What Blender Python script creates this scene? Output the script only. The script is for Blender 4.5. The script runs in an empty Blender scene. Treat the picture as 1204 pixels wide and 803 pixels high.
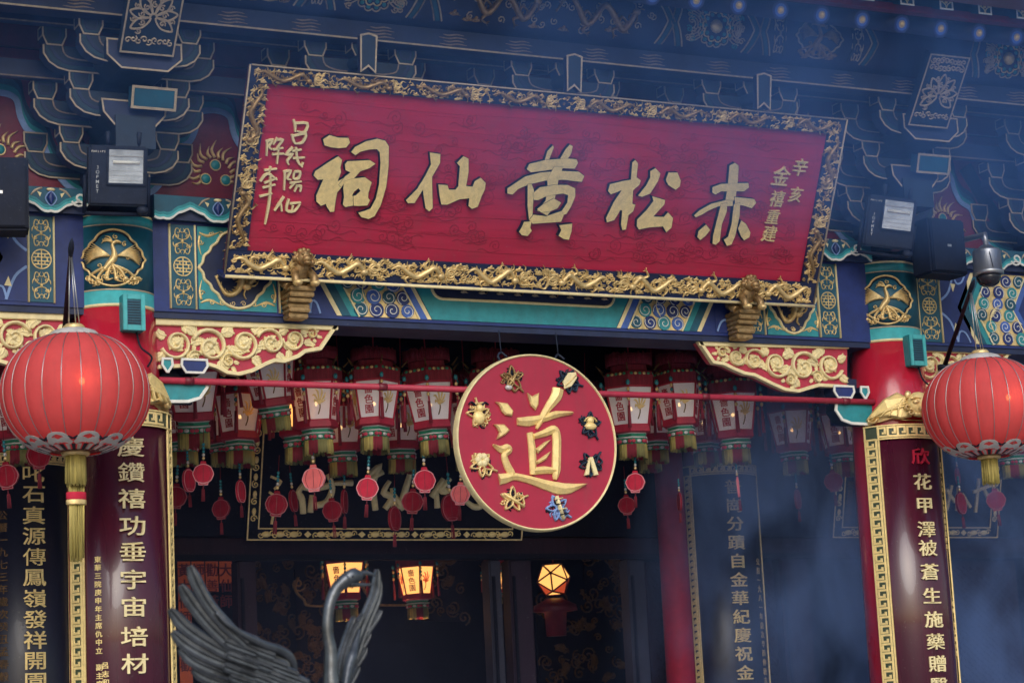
import bpy, bmesh, math, random
from mathutils import Vector, Matrix
PI = math.pi
R = math.radians
S = bpy.context.scene
COL = S.collection

# ---------------------------------------------------------------- camera
CAM = Vector((-7.17582, -14.39967, 1.6))
YAW, PITCH, ROLL, FPX = 0.454455817, 0.185124073, -0.0490018104, 2741.7488
PW, PH = 1204.0, 803.0
_f = Vector((math.sin(YAW)*math.cos(PITCH), math.cos(YAW)*math.cos(PITCH), math.sin(PITCH)))
_r0 = Vector((math.cos(YAW), -math.sin(YAW), 0)); _u0 = _r0.cross(_f)
_r = _r0*math.cos(ROLL) + _u0*math.sin(ROLL)
_u = _u0*math.cos(ROLL) - _r0*math.sin(ROLL)
cd = bpy.data.cameras.new("camera"); cam = bpy.data.objects.new("camera", cd); COL.objects.link(cam)
cam.matrix_world = Matrix(((_r.x, _u.x, -_f.x, CAM.x), (_r.y, _u.y, -_f.y, CAM.y), (_r.z, _u.z, -_f.z, CAM.z), (0, 0, 0, 1)))
cd.sensor_width = 36; cd.sensor_fit = 'HORIZONTAL'; cd.lens = 36*FPX/PW
cd.clip_start = 0.1; cd.clip_end = 3000
cd.dof.use_dof = True; cd.dof.focus_distance = 16.2; cd.dof.aperture_fstop = 3.2
S.camera = cam

# ---------------------------------------------------------------- sky and sun (overcast, rainy)
SUN_EL, SUN_AZ = R(34), R(200)          # azimuth measured clockwise from +y: in front of the hall, to the left
w = bpy.data.worlds.new("World"); S.world = w; w.use_nodes = True
nt = w.node_tree; bg = nt.nodes['Background']
sky = nt.nodes.new('ShaderNodeTexSky'); sky.sky_type = 'NISHITA'; sky.sun_disc = False
sky.sun_elevation = SUN_EL; sky.sun_rotation = SUN_AZ
sky.air_density = 1.6; sky.dust_density = 3.0; sky.ozone_density = 2.0
nt.links.new(sky.outputs[0], bg.inputs[0]); bg.inputs[1].default_value = 0.12
sd = bpy.data.lights.new("sun", 'SUN'); sd.energy = 1.0; sd.angle = R(35); sd.color = (0.90, 0.95, 1.0)
so = bpy.data.objects.new("sun", sd); COL.objects.link(so)
dsun = Vector((math.sin(SUN_AZ)*math.cos(SUN_EL), math.cos(SUN_AZ)*math.cos(SUN_EL), math.sin(SUN_EL)))
so.rotation_euler = dsun.to_track_quat('Z', 'Y').to_euler(); so.location = (-6, -20, 20)
vs = S.view_settings
vs.view_transform = 'Standard'; vs.look = 'None'; vs.exposure = 0.35; vs.gamma = 1.0; vs.use_curve_mapping = False
S.cycles.max_bounces = 6; S.cycles.volume_bounces = 1; S.cycles.transparent_max_bounces = 8
S.cycles.use_denoising = True

# ---------------------------------------------------------------- photo measurements -> world points
def U(px, py, Y):
    d = _f + _r*((px-PW/2)/FPX) - _u*((py-PH/2)/FPX)
    return CAM + d*((Y-CAM.y)/d.y)
def XZ(px, py, Y):
    p = U(px, py, Y); return (p.x, p.z)

# ---------------------------------------------------------------- materials
def mat(name, col, rough=0.5, metal=0.0, var=0.18, scale=14.0, bump=0.15, col2=None, stretch=(1, 1, 1), emit=None, es=0.0, spec=0.5, coat=0.0, dirt=0.22):
    m = bpy.data.materials.new(name); m.use_nodes = True
    t = m.node_tree; N = t.nodes; L = t.links; b = N['Principled BSDF']
    b.inputs['Roughness'].default_value = rough; b.inputs['Metallic'].default_value = metal
    b.inputs['Specular IOR Level'].default_value = spec
    b.inputs['Coat Weight'].default_value = coat
    tc = N.new('ShaderNodeTexCoord'); mp = N.new('ShaderNodeMapping'); mp.inputs['Scale'].default_value = stretch
    L.new(tc.outputs['Object'], mp.inputs[0])
    n1 = N.new('ShaderNodeTexNoise'); n1.inputs['Scale'].default_value = scale; n1.inputs['Detail'].default_value = 6; n1.inputs['Roughness'].default_value = 0.65
    L.new(mp.outputs[0], n1.inputs['Vector'])
    cr = N.new('ShaderNodeValToRGB'); cr.color_ramp.elements[0].position = 0.32; cr.color_ramp.elements[1].position = 0.7
    c2 = col2 if col2 else tuple(min(1, c*(1+var)) for c in col)
    c1 = tuple(c*(1-var) for c in col)
    cr.color_ramp.elements[0].color = (*c1, 1); cr.color_ramp.elements[1].color = (*c2, 1)
    L.new(n1.outputs['Fac'], cr.inputs[0])
    # grime and wear with shapes of their own: rain streaks and small chips
    mp2 = N.new('ShaderNodeMapping'); mp2.inputs['Scale'].default_value = (1, 1, 0.22); L.new(tc.outputs['Object'], mp2.inputs[0])
    n3 = N.new('ShaderNodeTexNoise'); n3.inputs['Scale'].default_value = 9; n3.inputs['Detail'].default_value = 8; n3.inputs['Roughness'].default_value = 0.7; L.new(mp2.outputs[0], n3.inputs['Vector'])
    k3 = N.new('ShaderNodeMapRange'); k3.inputs['From Min'].default_value = 0.5; k3.inputs['From Max'].default_value = 0.75; k3.inputs['To Max'].default_value = dirt*1.6; L.new(n3.outputs['Fac'], k3.inputs['Value'])
    mx = N.new('ShaderNodeMix'); mx.data_type = 'RGBA'; L.new(k3.outputs[0], mx.inputs['Factor']); L.new(cr.outputs[0], mx.inputs['A'])
    lum = sum(col)/3; mx.inputs['B'].default_value = (*[0.35*c+0.35*lum*0.6+0.012 for c in col], 1)
    n4 = N.new('ShaderNodeTexNoise'); n4.inputs['Scale'].default_value = 55; n4.inputs['Detail'].default_value = 3; L.new(tc.outputs['Object'], n4.inputs['Vector'])
    k4 = N.new('ShaderNodeMapRange'); k4.inputs['From Min'].default_value = 0.66; k4.inputs['From Max'].default_value = 0.74; k4.inputs['To Max'].default_value = dirt*1.5; L.new(n4.outputs['Fac'], k4.inputs['Value'])
    m4 = N.new('ShaderNodeMix'); m4.data_type = 'RGBA'; L.new(k4.outputs[0], m4.inputs['Factor']); L.new(mx.outputs['Result'], m4.inputs['A']); m4.inputs['B'].default_value = (*[0.5*c+0.10 for c in col], 1)
    L.new(m4.outputs['Result'], b.inputs['Base Color'])
    rr = N.new('ShaderNodeMapRange'); rr.inputs['To Min'].default_value = max(0.03, rough-0.12); rr.inputs['To Max'].default_value = min(1, rough+0.15)
    n2 = N.new('ShaderNodeTexNoise'); n2.inputs['Scale'].default_value = scale*0.45; n2.inputs['Detail'].default_value = 5
    L.new(mp.outputs[0], n2.inputs['Vector'])
    L.new(n2.outputs['Fac'], rr.inputs['Value']); L.new(rr.outputs[0], b.inputs['Roughness'])
    if bump:
        bp = N.new('ShaderNodeBump'); bp.inputs['Strength'].default_value = bump; bp.inputs['Distance'].default_value = 0.01
        L.new(n1.outputs['Fac'], bp.inputs['Height']); L.new(bp.outputs[0], b.inputs['Normal'])
    if emit:
        b.inputs['Emission Color'].default_value = (*emit, 1); b.inputs['Emission Strength'].default_value = es
    return m
M = {}
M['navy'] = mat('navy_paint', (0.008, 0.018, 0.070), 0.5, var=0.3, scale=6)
M['royal'] = mat('royal_blue_paint', (0.010, 0.027, 0.155), 0.45, var=0.25, scale=7)
M['blue'] = mat('mid_blue_paint', (0.05, 0.12, 0.42), 0.45)
M['lblue'] = mat('pale_blue_paint', (0.2, 0.32, 0.62), 0.5)
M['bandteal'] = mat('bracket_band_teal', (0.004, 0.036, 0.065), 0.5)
M['pillarred'] = mat('pillar_red', (0.26, 0.008, 0.028), 0.6, spec=0.2)
M['lred'] = mat('lantern_red', (0.40, 0.018, 0.05), 0.55)
M['teal'] = mat('teal_paint', (0.006, 0.080, 0.135), 0.45, var=0.25, scale=7)
M['mteal'] = mat('mid_teal_paint', (0.02, 0.24, 0.28), 0.45)
M['lteal'] = mat('light_teal_paint', (0.06, 0.40, 0.44), 0.45)
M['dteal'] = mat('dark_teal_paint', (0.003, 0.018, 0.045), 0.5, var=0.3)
M['green'] = mat('green_paint', (0.02, 0.22, 0.13), 0.5)
M['white'] = mat('white_paint', (0.72, 0.72, 0.68), 0.5, var=0.08)
M['cream'] = mat('cream_paint', (0.78, 0.66, 0.37), 0.45, var=0.12, scale=20)
M['gold'] = mat('gold_leaf', (0.76, 0.56, 0.26), 0.38, 0.45, var=0.28, scale=24, bump=0.35)
M['pgold'] = mat('pale_gold_leaf', (0.86, 0.66, 0.29), 0.45, 0.2, var=0.14, scale=30, bump=0.25)
M['agold'] = mat('aged_gold', (0.36, 0.235, 0.11), 0.42, 0.6, var=0.4, scale=26, bump=0.45)
M['tan'] = mat('tan_gold_line', (0.44, 0.35, 0.25), 0.5, 0.15, var=0.25, scale=18)
M['dtan'] = mat('worn_gold_line', (0.24, 0.18, 0.14), 0.55, 0.1, var=0.4, scale=18)
M['red'] = mat('red_lacquer', (0.42, 0.012, 0.035), 0.25, var=0.16, scale=3, bump=0.04, coat=0.3, stretch=(1, 1, 0.25))
M['dred'] = mat('dark_red_paint', (0.15, 0.007, 0.022), 0.45, var=0.25)
M['pred'] = mat('plaque_red_wood', (0.43, 0.015, 0.055), 0.5, var=0.13, scale=6, bump=0.3, stretch=(0.25, 3, 3))
M['engrave'] = mat('engraved_red_line', (0.30, 0.012, 0.045), 0.6)
M['cred'] = mat('carving_red', (0.40, 0.025, 0.06), 0.55, var=0.15)
M['maroon'] = mat('maroon_lacquer', (0.060, 0.006, 0.022), 0.27, var=0.25, scale=3, bump=0.10, coat=0.35, stretch=(2, 2, 0.2))
M['nlac'] = mat('navy_lacquer', (0.008, 0.008, 0.024), 0.4, var=0.2, scale=3, bump=0.04, coat=0.1, stretch=(2, 2, 0.2))
M['discred'] = mat('disc_red', (0.36, 0.010, 0.045), 0.4, var=0.1, scale=5, bump=0.08)
M['black'] = mat('black_paint', (0.010, 0.014, 0.030), 0.6, spec=0.15)
M['gunmetal'] = mat('dark_grey_metal', (0.018, 0.025, 0.048), 0.6, 0.1, spec=0.25)
M['steel'] = mat('brushed_steel', (0.42, 0.43, 0.45), 0.32, 0.85, var=0.1, stretch=(1, 1, 0.1))
M['silver'] = mat('silver_foil', (0.58, 0.56, 0.56), 0.45, 0.25)
M['iboard'] = mat('black_board', (0.006, 0.006, 0.014), 0.7, spec=0.1)
M['grey'] = mat('grey_lens', (0.62, 0.66, 0.70), 0.18, 0.7, var=0.35, scale=9, bump=0.1)
M['glass'] = mat('dark_dome', (0.02, 0.02, 0.03), 0.08, 0.0, bump=0)
M['lantern'] = mat('red_lantern_cloth', (0.74, 0.105, 0.115), 0.85, var=0.12, scale=7, bump=0.15)
M['fringe'] = mat('gold_fringe', (0.42, 0.34, 0.10), 0.7, var=0.45, scale=60, stretch=(1, 1, 0.04), bump=0.6)
M['gfringe'] = mat('green_fringe', (0.10, 0.16, 0.06), 0.8, var=0.6, scale=60, stretch=(1, 1, 0.04), col2=(0.30, 0.26, 0.10), bump=0.6)
M['rfringe'] = mat('red_fringe', (0.20, 0.012, 0.03), 0.8, var=0.4, scale=60, stretch=(1, 1, 0.04), bump=0.6)
M['bronze'] = mat('grey_bronze', (0.105, 0.115, 0.135), 0.30, 0.7, var=0.5, scale=9, bump=0.35)
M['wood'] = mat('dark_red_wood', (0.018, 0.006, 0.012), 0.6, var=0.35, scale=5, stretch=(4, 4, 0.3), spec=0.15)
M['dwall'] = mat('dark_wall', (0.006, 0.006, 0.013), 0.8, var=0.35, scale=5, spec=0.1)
M['mauve'] = mat('mauve_post', (0.022, 0.012, 0.024), 0.6, var=0.2, scale=4, spec=0.15)
M['gpost'] = mat('grey_post', (0.026, 0.026, 0.045), 0.5, 0.0, var=0.2, scale=4, spec=0.2)
M['stone'] = mat('granite_paving', (0.24, 0.24, 0.25), 0.45, var=0.2, scale=3)
M['keyground'] = mat('key_border_ground', (0.045, 0.065, 0.04), 0.45)
M['roof'] = mat('roof_board', (0.03, 0.012, 0.02), 0.6)
M['tile'] = mat('glazed_tile', (0.35, 0.20, 0.03), 0.3)
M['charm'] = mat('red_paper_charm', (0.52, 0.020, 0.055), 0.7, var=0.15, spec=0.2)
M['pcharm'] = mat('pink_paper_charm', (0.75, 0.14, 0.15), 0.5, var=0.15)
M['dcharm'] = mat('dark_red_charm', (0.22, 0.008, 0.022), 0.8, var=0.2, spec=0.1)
M['pline'] = mat('pink_outline', (0.70, 0.30, 0.34), 0.5)
M['dline'] = mat('dull_outline', (0.30, 0.08, 0.10), 0.6)
M['bead'] = mat('teal_bead', (0.02, 0.20, 0.26), 0.2)
M['string'] = mat('white_string', (0.55, 0.53, 0.5), 0.7)
M['orange'] = mat('orange_scroll', (0.50, 0.09, 0.03), 0.6, emit=(0.9, 0.16, 0.05), es=0.05)  # faint glow put into the paper so the scrolls look lit
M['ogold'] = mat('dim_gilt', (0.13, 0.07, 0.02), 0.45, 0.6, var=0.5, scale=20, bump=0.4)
M['warm'] = mat('lit_paper', (0.8, 0.5, 0.2), 0.6, emit=(1.0, 0.48, 0.12), es=1.1, var=0.1)
M['warmred'] = mat('lit_red_paper', (0.6, 0.08, 0.03), 0.6, emit=(1.0, 0.13, 0.04), es=0.35)
M['bulb'] = mat('bulb', (1, 0.8, 0.5), 0.5, emit=(1.0, 0.55, 0.2), es=14.0, bump=0)
def paper():
    m = bpy.data.materials.new('white_lantern_paper'); m.use_nodes = True
    t = m.node_tree; N = t.nodes; L = t.links; b = N['Principled BSDF']; out = N['Material Output']
    b.inputs['Base Color'].default_value = (0.92, 0.91, 1.0, 1); b.inputs['Roughness'].default_value = 0.7
    tr = N.new('ShaderNodeBsdfTranslucent'); tr.inputs[0].default_value = (0.80, 0.72, 0.76, 1)
    tp = N.new('ShaderNodeBsdfTransparent')
    a = N.new('ShaderNodeMixShader'); a.inputs[0].default_value = 0.22
    c = N.new('ShaderNodeMixShader'); c.inputs[0].default_value = 0.06
    L.new(b.outputs[0], a.inputs[1]); L.new(tr.outputs[0], a.inputs[2])
    L.new(a.outputs[0], c.inputs[1]); L.new(tp.outputs[0], c.inputs[2]); L.new(c.outputs[0], out.inputs[0])
    return m
M['paper'] = paper()
def cloth():
    m = M['lantern']; t = m.node_tree; N = t.nodes; L = t.links; b = N['Principled BSDF']; out = N['Material Output']
    tr = N.new('ShaderNodeBsdfTranslucent'); tr.inputs[0].default_value = (0.90, 0.14, 0.15, 1)
    tp = N.new('ShaderNodeBsdfTransparent'); tp.inputs[0].default_value = (1, 0.75, 0.5, 1)
    a = N.new('ShaderNodeMixShader'); a.inputs[0].default_value = 0.45
    c = N.new('ShaderNodeMixShader'); c.inputs[0].default_value = 0.025
    L.new(b.outputs[0], a.inputs[1]); L.new(tr.outputs[0], a.inputs[2])
    L.new(a.outputs[0], c.inputs[1]); L.new(tp.outputs[0], c.inputs[2]); L.new(c.outputs[0], out.inputs[0])
cloth()

# ---------------------------------------------------------------- mesh helpers
def FP(o, u, v, n):
    o, u, v, n = Vector(o), Vector(u), Vector(v), Vector(n)
    return lambda a, b, c=0.0: o + u*a + v*b + n*c
def FY(Y):                       # vertical plane facing the courtyard: a = x, b = z, c = towards the viewer
    return lambda a, b, c=0.0: Vector((a, Y-c, b))
def FCYL(cx, cy, rad):           # wrapped round a column: a = arc length from the front, b = z
    def f(a, b, c=0.0):
        t = a/rad; q = rad+c
        return Vector((cx + q*math.sin(t), cy - q*math.cos(t), b))
    return f
def cat(pts, n=5, closed=False):
    P = [Vector(p) for p in pts]; out = []; k = len(P)
    rng = range(k if closed else k-1)
    for i in rng:
        if closed: a, b, c, d = P[i-1], P[i], P[(i+1) % k], P[(i+2) % k]
        else: a, b, c, d = P[max(i-1, 0)], P[i], P[i+1], P[min(i+2, k-1)]
        for j in range(n):
            t = j/n
            out.append(0.5*((2*b) + (c-a)*t + (2*a-5*b+4*c-d)*t*t + (3*b-a-3*c+d)*t**3))
    if not closed: out.append(P[-1])
    return out
def lerpw(w, n):
    if not isinstance(w, (list, tuple)): return [w]*n
    k = len(w)-1; r = []
    for i in range(n):
        t = i/max(1, n-1)*k; j = min(int(t), k-1); r.append(w[j] + (w[j+1]-w[j])*(t-j))
    return r
PROF = {'blade': [(-1, 0), (-.96, .55), (-.6, .95), (-.12, .88), (0, 1.1), (.12, .88), (.6, .95), (.96, .55), (1, 0)], 'flat': [(-1, 0), (-1, .75), (-.8, 1), (.8, 1), (1, .75), (1, 0)], 'round': [(-1, 0), (-.8, .62), (-.35, .95), (0, 1), (.35, .95), (.8, .62), (1, 0)],
        'ridge': [(-1, 0), (-.9, .35), (0, 1), (.9, .35), (1, 0)], 'thin': [(-1, 0), (-1, 1), (1, 1), (1, 0)]}
class MB:
    def __init__(s): s.v = []; s.f = []; s.m = []; s.s = []; s.mats = []
    def mi(s, m):
        m = M[m] if isinstance(m, str) else m
        if m not in s.mats: s.mats.append(m)
        return s.mats.index(m)
    def add(s, vs, fs, m, smooth=False):
        o = len(s.v); i = s.mi(m); s.v.extend([tuple(x) for x in vs])
        for f in fs: s.f.append([o+k for k in f]); s.m.append(i); s.s.append(smooth)
    def box(s, lo, hi, m, fr=None):
        vs = [Vector((x, y, z)) for x in (lo[0], hi[0]) for y in (lo[1], hi[1]) for z in (lo[2], hi[2])]
        if fr: vs = [fr(*v) for v in vs]
        s.add(vs, [(0, 1, 3, 2), (4, 6, 7, 5), (0, 4, 5, 1), (2, 3, 7, 6), (0, 2, 6, 4), (1, 5, 7, 3)], m)
    def bbox(s, lo, hi, m, b=0.008, fr=None):   # box with chamfered edges
        lo, hi = Vector(lo), Vector(hi); bm = bmesh.new(); bmesh.ops.create_cube(bm, size=1)
        for v in bm.verts: v.co = Vector([(lo[i]+hi[i])/2 + v.co[i]*(hi[i]-lo[i]) for i in range(3)])
        bmesh.ops.bevel(bm, geom=bm.edges[:], offset=b, segments=2, affect='EDGES')
        bm.verts.index_update()
        s.add([fr(*v.co) if fr else v.co for v in bm.verts], [[v.index for v in f.verts] for f in bm.faces], m); bm.free()
    def prism(s, poly, fr, c0, c1, m, bev=0.0, ms=None):
        n = len(poly); ar = sum(poly[i-1][0]*poly[i][1]-poly[i][0]*poly[i-1][1] for i in range(n))
        P = [Vector((p[0], p[1])) for p in (poly if ar > 0 else poly[::-1])]
        rings = [[fr(p.x, p.y, c0) for p in P]]
        top = P
        if bev:
            rings.append([fr(p.x, p.y, c1-bev) for p in P]); top = []
            for i in range(n):
                a = (P[i]-P[i-1]); b = (P[(i+1) % n]-P[i])
                a = a.normalized() if a.length > 1e-9 else Vector((1, 0)); b = b.normalized() if b.length > 1e-9 else a
                na, nb = Vector((-a.y, a.x)), Vector((-b.y, b.x)); q = na+nb
                q = q.normalized() if q.length > 1e-6 else na
                top.append(P[i] + q*bev/max(.5, q.dot(na)))
        rings.append([fr(p.x, p.y, c1) for p in top])
        vs = [v for r in rings for v in r]; fs = []
        for k in range(len(rings)-1):
            for i in range(n): j = (i+1) % n; fs.append((k*n+i, k*n+j, (k+1)*n+j, (k+1)*n+i))
        s.add(vs, fs, ms or m)
        s.add(rings[-1], [list(range(n))], m); s.add(rings[0], [list(range(n))[::-1]], ms or m)
    def stroke(s, pts, wd, fr, c0, h, m, prof='flat', sm=0, closed=False):
        P = [Vector((p[0], p[1])) for p in pts]
        if sm: P = cat(P, sm, closed)
        n = len(P); W = lerpw(wd, n); H = lerpw(h, n); pr = PROF[prof]; k = len(pr); vs = []
        for i in range(n):
            if closed: d1, d2 = P[i]-P[i-1], P[(i+1) % n]-P[i]
            else: d1, d2 = P[i]-P[max(i-1, 0)], P[min(i+1, n-1)]-P[i]
            d1 = d1.normalized() if d1.length > 1e-9 else Vector((0, 0)); d2 = d2.normalized() if d2.length > 1e-9 else Vector((0, 0))
            d = d1+d2; d = d.normalized() if d.length > 1e-6 else Vector((1, 0)); q = Vector((-d.y, d.x))
            e = d1 if d1.length > .5 else d2
            sc = 1/max(.6, abs(q.dot(Vector((-e.y, e.x)))))
            for a, b in pr:
                p = P[i] + q*(a*W[i]/2*sc); vs.append(fr(p.x, p.y, c0 + b*H[i]))
        fs = []
        for i in range(n if closed else n-1):
            j = (i+1) % n
            for t in range(k-1): fs.append((i*k+t, i*k+t+1, j*k+t+1, j*k+t))
        if not closed: fs.append(list(range(k))); fs.append([(n-1)*k+t for t in range(k)][::-1])
        s.add(vs, fs, m, prof == 'round')
    def tube(s, pts, rad, m, seg=8, sm=0, caps=True, flat=(1, 1), smooth=True):
        P = [Vector(p) for p in pts]
        if sm: P = cat(P, sm)
        n = len(P); Rr = lerpw(rad, n); vs = []; up = None
        for i in range(n):
            d = (P[min(i+1, n-1)]-P[max(i-1, 0)]).normalized()
            if up is None:
                up = Vector((0, 0, 1)) if abs(d.z) < .9 else Vector((0, 1, 0))
            x = d.cross(up).normalized(); up = x.cross(d).normalized()
            for t in range(seg):
                a = 2*PI*t/seg; vs.append(P[i] + x*(math.cos(a)*Rr[i]*flat[0]) + up*(math.sin(a)*Rr[i]*flat[1]))
        fs = [(i*seg+t, i*seg+(t+1) % seg, (i+1)*seg+(t+1) % seg, (i+1)*seg+t) for i in range(n-1) for t in range(seg)]
        s.add(vs, fs, m, smooth)
        if caps:
            s.add(vs[:seg], [list(range(seg))[::-1]], m); s.add(vs[-seg:], [list(range(seg))], m)
    def lathe(s, prof, c, m, seg=32, smooth=True, rx=1.0, ry=1.0, a0=0.0):
        c = Vector(c); n = len(prof); vs = []
        for r, z in prof:
            for t in range(seg):
                a = a0+2*PI*t/seg; vs.append((c.x+r*rx*math.cos(a), c.y+r*ry*math.sin(a), c.z+z))
        s.add(vs, [(i*seg+t, i*seg+(t+1) % seg, (i+1)*seg+(t+1) % seg, (i+1)*seg+t) for i in range(n-1) for t in range(seg)], m, smooth)
        if prof[0][0] > 1e-4: s.add(vs[:seg], [list(range(seg))[::-1]], m)
        if prof[-1][0] > 1e-4: s.add(vs[-seg:], [list(range(seg))], m)
    def ell(s, c, r, m, seg=12, rings=8, fr=None):
        vs = []
        for i in range(rings+1):
            ph = PI*i/rings
            for t in range(seg):
                a = 2*PI*t/seg
                q = (c[0]+r[0]*math.sin(ph)*math.cos(a), c[1]+r[1]*math.sin(ph)*math.sin(a), c[2]+r[2]*math.cos(ph))
                vs.append(fr(*q) if fr else q)
        s.add(vs, [(i*seg+t, i*seg+(t+1) % seg, (i+1)*seg+(t+1) % seg, (i+1)*seg+t) for i in range(rings) for t in range(seg)], m, True)
    def text(s, ch, cx, cz, size, fr, c0, h, m, off=0.012, sx=1.0, shear=0.0):
        vs, fs, bb = glyph(ch, off)
        mx, my = (bb[0]+bb[2])/2, (bb[1]+bb[3])/2
        for layer, (ca, cb) in enumerate(((c0, c0+h),)):
            pv = []
            for k in (ca, cb):
                for x, y in vs:
                    X = (x-mx)*size*sx + (y-my)*size*shear; Y = (y-my)*size
                    pv.append(fr(cx+X, cz+Y, k))
            n = len(vs); F = [[i+n for i in f] for f in fs]
            cnt = {}
            for f in fs:
                for i in range(len(f)):
                    a, b = f[i], f[(i+1) % len(f)]; cnt[(a, b)] = 1
            for (a, b) in list(cnt):
                if (b, a) not in cnt: F.append([a, b, b+n, a+n])
            s.add(pv, F, m)
    def build(s, name, parent=None, loc=None):
        me = bpy.data.meshes.new(name); me.from_pydata(s.v, [], s.f)
        for m in s.mats: me.materials.append(m)
        me.polygons.foreach_set('material_index', s.m); me.polygons.foreach_set('use_smooth', s.s)
        bm = bmesh.new(); bm.from_mesh(me); bmesh.ops.remove_doubles(bm, verts=bm.verts[:], dist=1e-6)
        bmesh.ops.recalc_face_normals(bm, faces=bm.faces[:]); bm.to_mesh(me); bm.free(); me.update()
        o = bpy.data.objects.new(name, me); COL.objects.link(o)
        if parent:
            o.parent = parent
            if parent.type == 'EMPTY' or True:
                o.matrix_parent_inverse = Matrix.Identity(4)
                rl = parent; off = Vector((0, 0, 0))
                while rl: off += rl.location; rl = rl.parent
                if loc is None: o.data.transform(Matrix.Translation(-off))
        if loc is not None: o.location = loc
        return o
_gc = {}; _ga = {}
def glyph(ch, off):
    off = round(off, 4); k = (ch, off)
    if k not in _gc:
        cu = bpy.data.curves.new('writing', 'FONT'); cu.body = ch; cu.size = 1; cu.offset = off; cu.resolution_u = 3
        ob = bpy.data.objects.new('writing', cu); me = ob.to_mesh()
        bm = bmesh.new(); bm.from_mesh(me); bmesh.ops.remove_doubles(bm, verts=bm.verts[:], dist=1e-5)
        bm.verts.index_update()
        vs = [(v.co.x, v.co.y) for v in bm.verts]; fs = [[v.index for v in f.verts] for f in bm.faces]; bm.free()
        ar = sum(f.calc_area() for f in me.polygons) if False else sum(p.area for p in me.polygons)
        ob.to_mesh_clear(); bpy.data.objects.remove(ob); bpy.data.curves.remove(cu)
        if off > .001:                      # an over-thickened glyph fails to fill: fall back to a thinner one
            glyph(ch, 0.0)
            if ar <= _ga[ch] or len(fs) < _ga[ch+'#']: _gc[k] = glyph(ch, max(0.0, off-.002)); return _gc[k]
            if abs(off-.002) < 1e-6: _ga[ch+'+'] = ar
            else:
                glyph(ch, .002); a0 = _ga[ch]
                if ar < a0 + .85*(_ga.get(ch+'+', a0)-a0)/.002*off: _gc[k] = glyph(ch, off-.002 if off > .004 else .002); return _gc[k]
        else: _ga[ch] = ar; _ga[ch+'#'] = len(fs)*.97
        xs = [v[0] for v in vs]; ys = [v[1] for v in vs]
        _gc[k] = (vs, fs, (min(xs), min(ys), max(xs), max(ys)))
    return _gc[k]
def tag(o, label=None, cat_=None, group=None, kind=None):
    if label: o['label'] = label
    if cat_: o['category'] = cat_
    if group: o['group'] = group
    if kind: o['kind'] = kind
    return o
def empty(name, loc, label, cat_, group=None):
    o = bpy.data.objects.new(name, None); COL.objects.link(o); o.location = loc; o.empty_display_size = 0.1
    return tag(o, label, cat_, group)
def dup(o, parent=None):
    c = o.copy(); COL.objects.link(c); c.parent = parent
    for ch in list(o.children): dup(ch, c)
    return c
def spiral(cx, cy, r, turns=1.6, a0=0.0, d=1, n=22, r0=0.12):
    return [(cx + r*(1-(1-r0)*t/n)*math.cos(a0+d*2*PI*turns*t/n), cy + r*(1-(1-r0)*t/n)*math.sin(a0+d*2*PI*turns*t/n)) for t in range(n+1)]
def arc(cx, cy, r, a0, a1, n=12, ry=None):
    ry = ry or r
    return [(cx+r*math.cos(a0+(a1-a0)*i/n), cy+ry*math.sin(a0+(a1-a0)*i/n)) for i in range(n+1)]

# ================================================================ SETTING
def structure(name, mb): return tag(mb.build(name), kind='structure')
b = MB(); b.box((-400, -400, -0.75), (400, 400, -0.6), 'stone'); structure('ground', b)
b = MB(); b.bbox((-14, -4.4, -0.6), (14, 9, 0), 'stone', 0.02)
for k in range(3): b.bbox((-14, -4.4-0.35*(k+1), -0.6), (14, -4.4-0.35*k, -0.15*(k+1)), 'stone', 0.015)
structure('terrace_floor', b)

ZB, ZT = 4.6956, 5.2577          # painted lintel: lower and upper edge of its painted face
YF = -0.15                       # its front face
CX = 3.0; CR = 0.268             # column axes at x = -3 and +3

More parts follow.
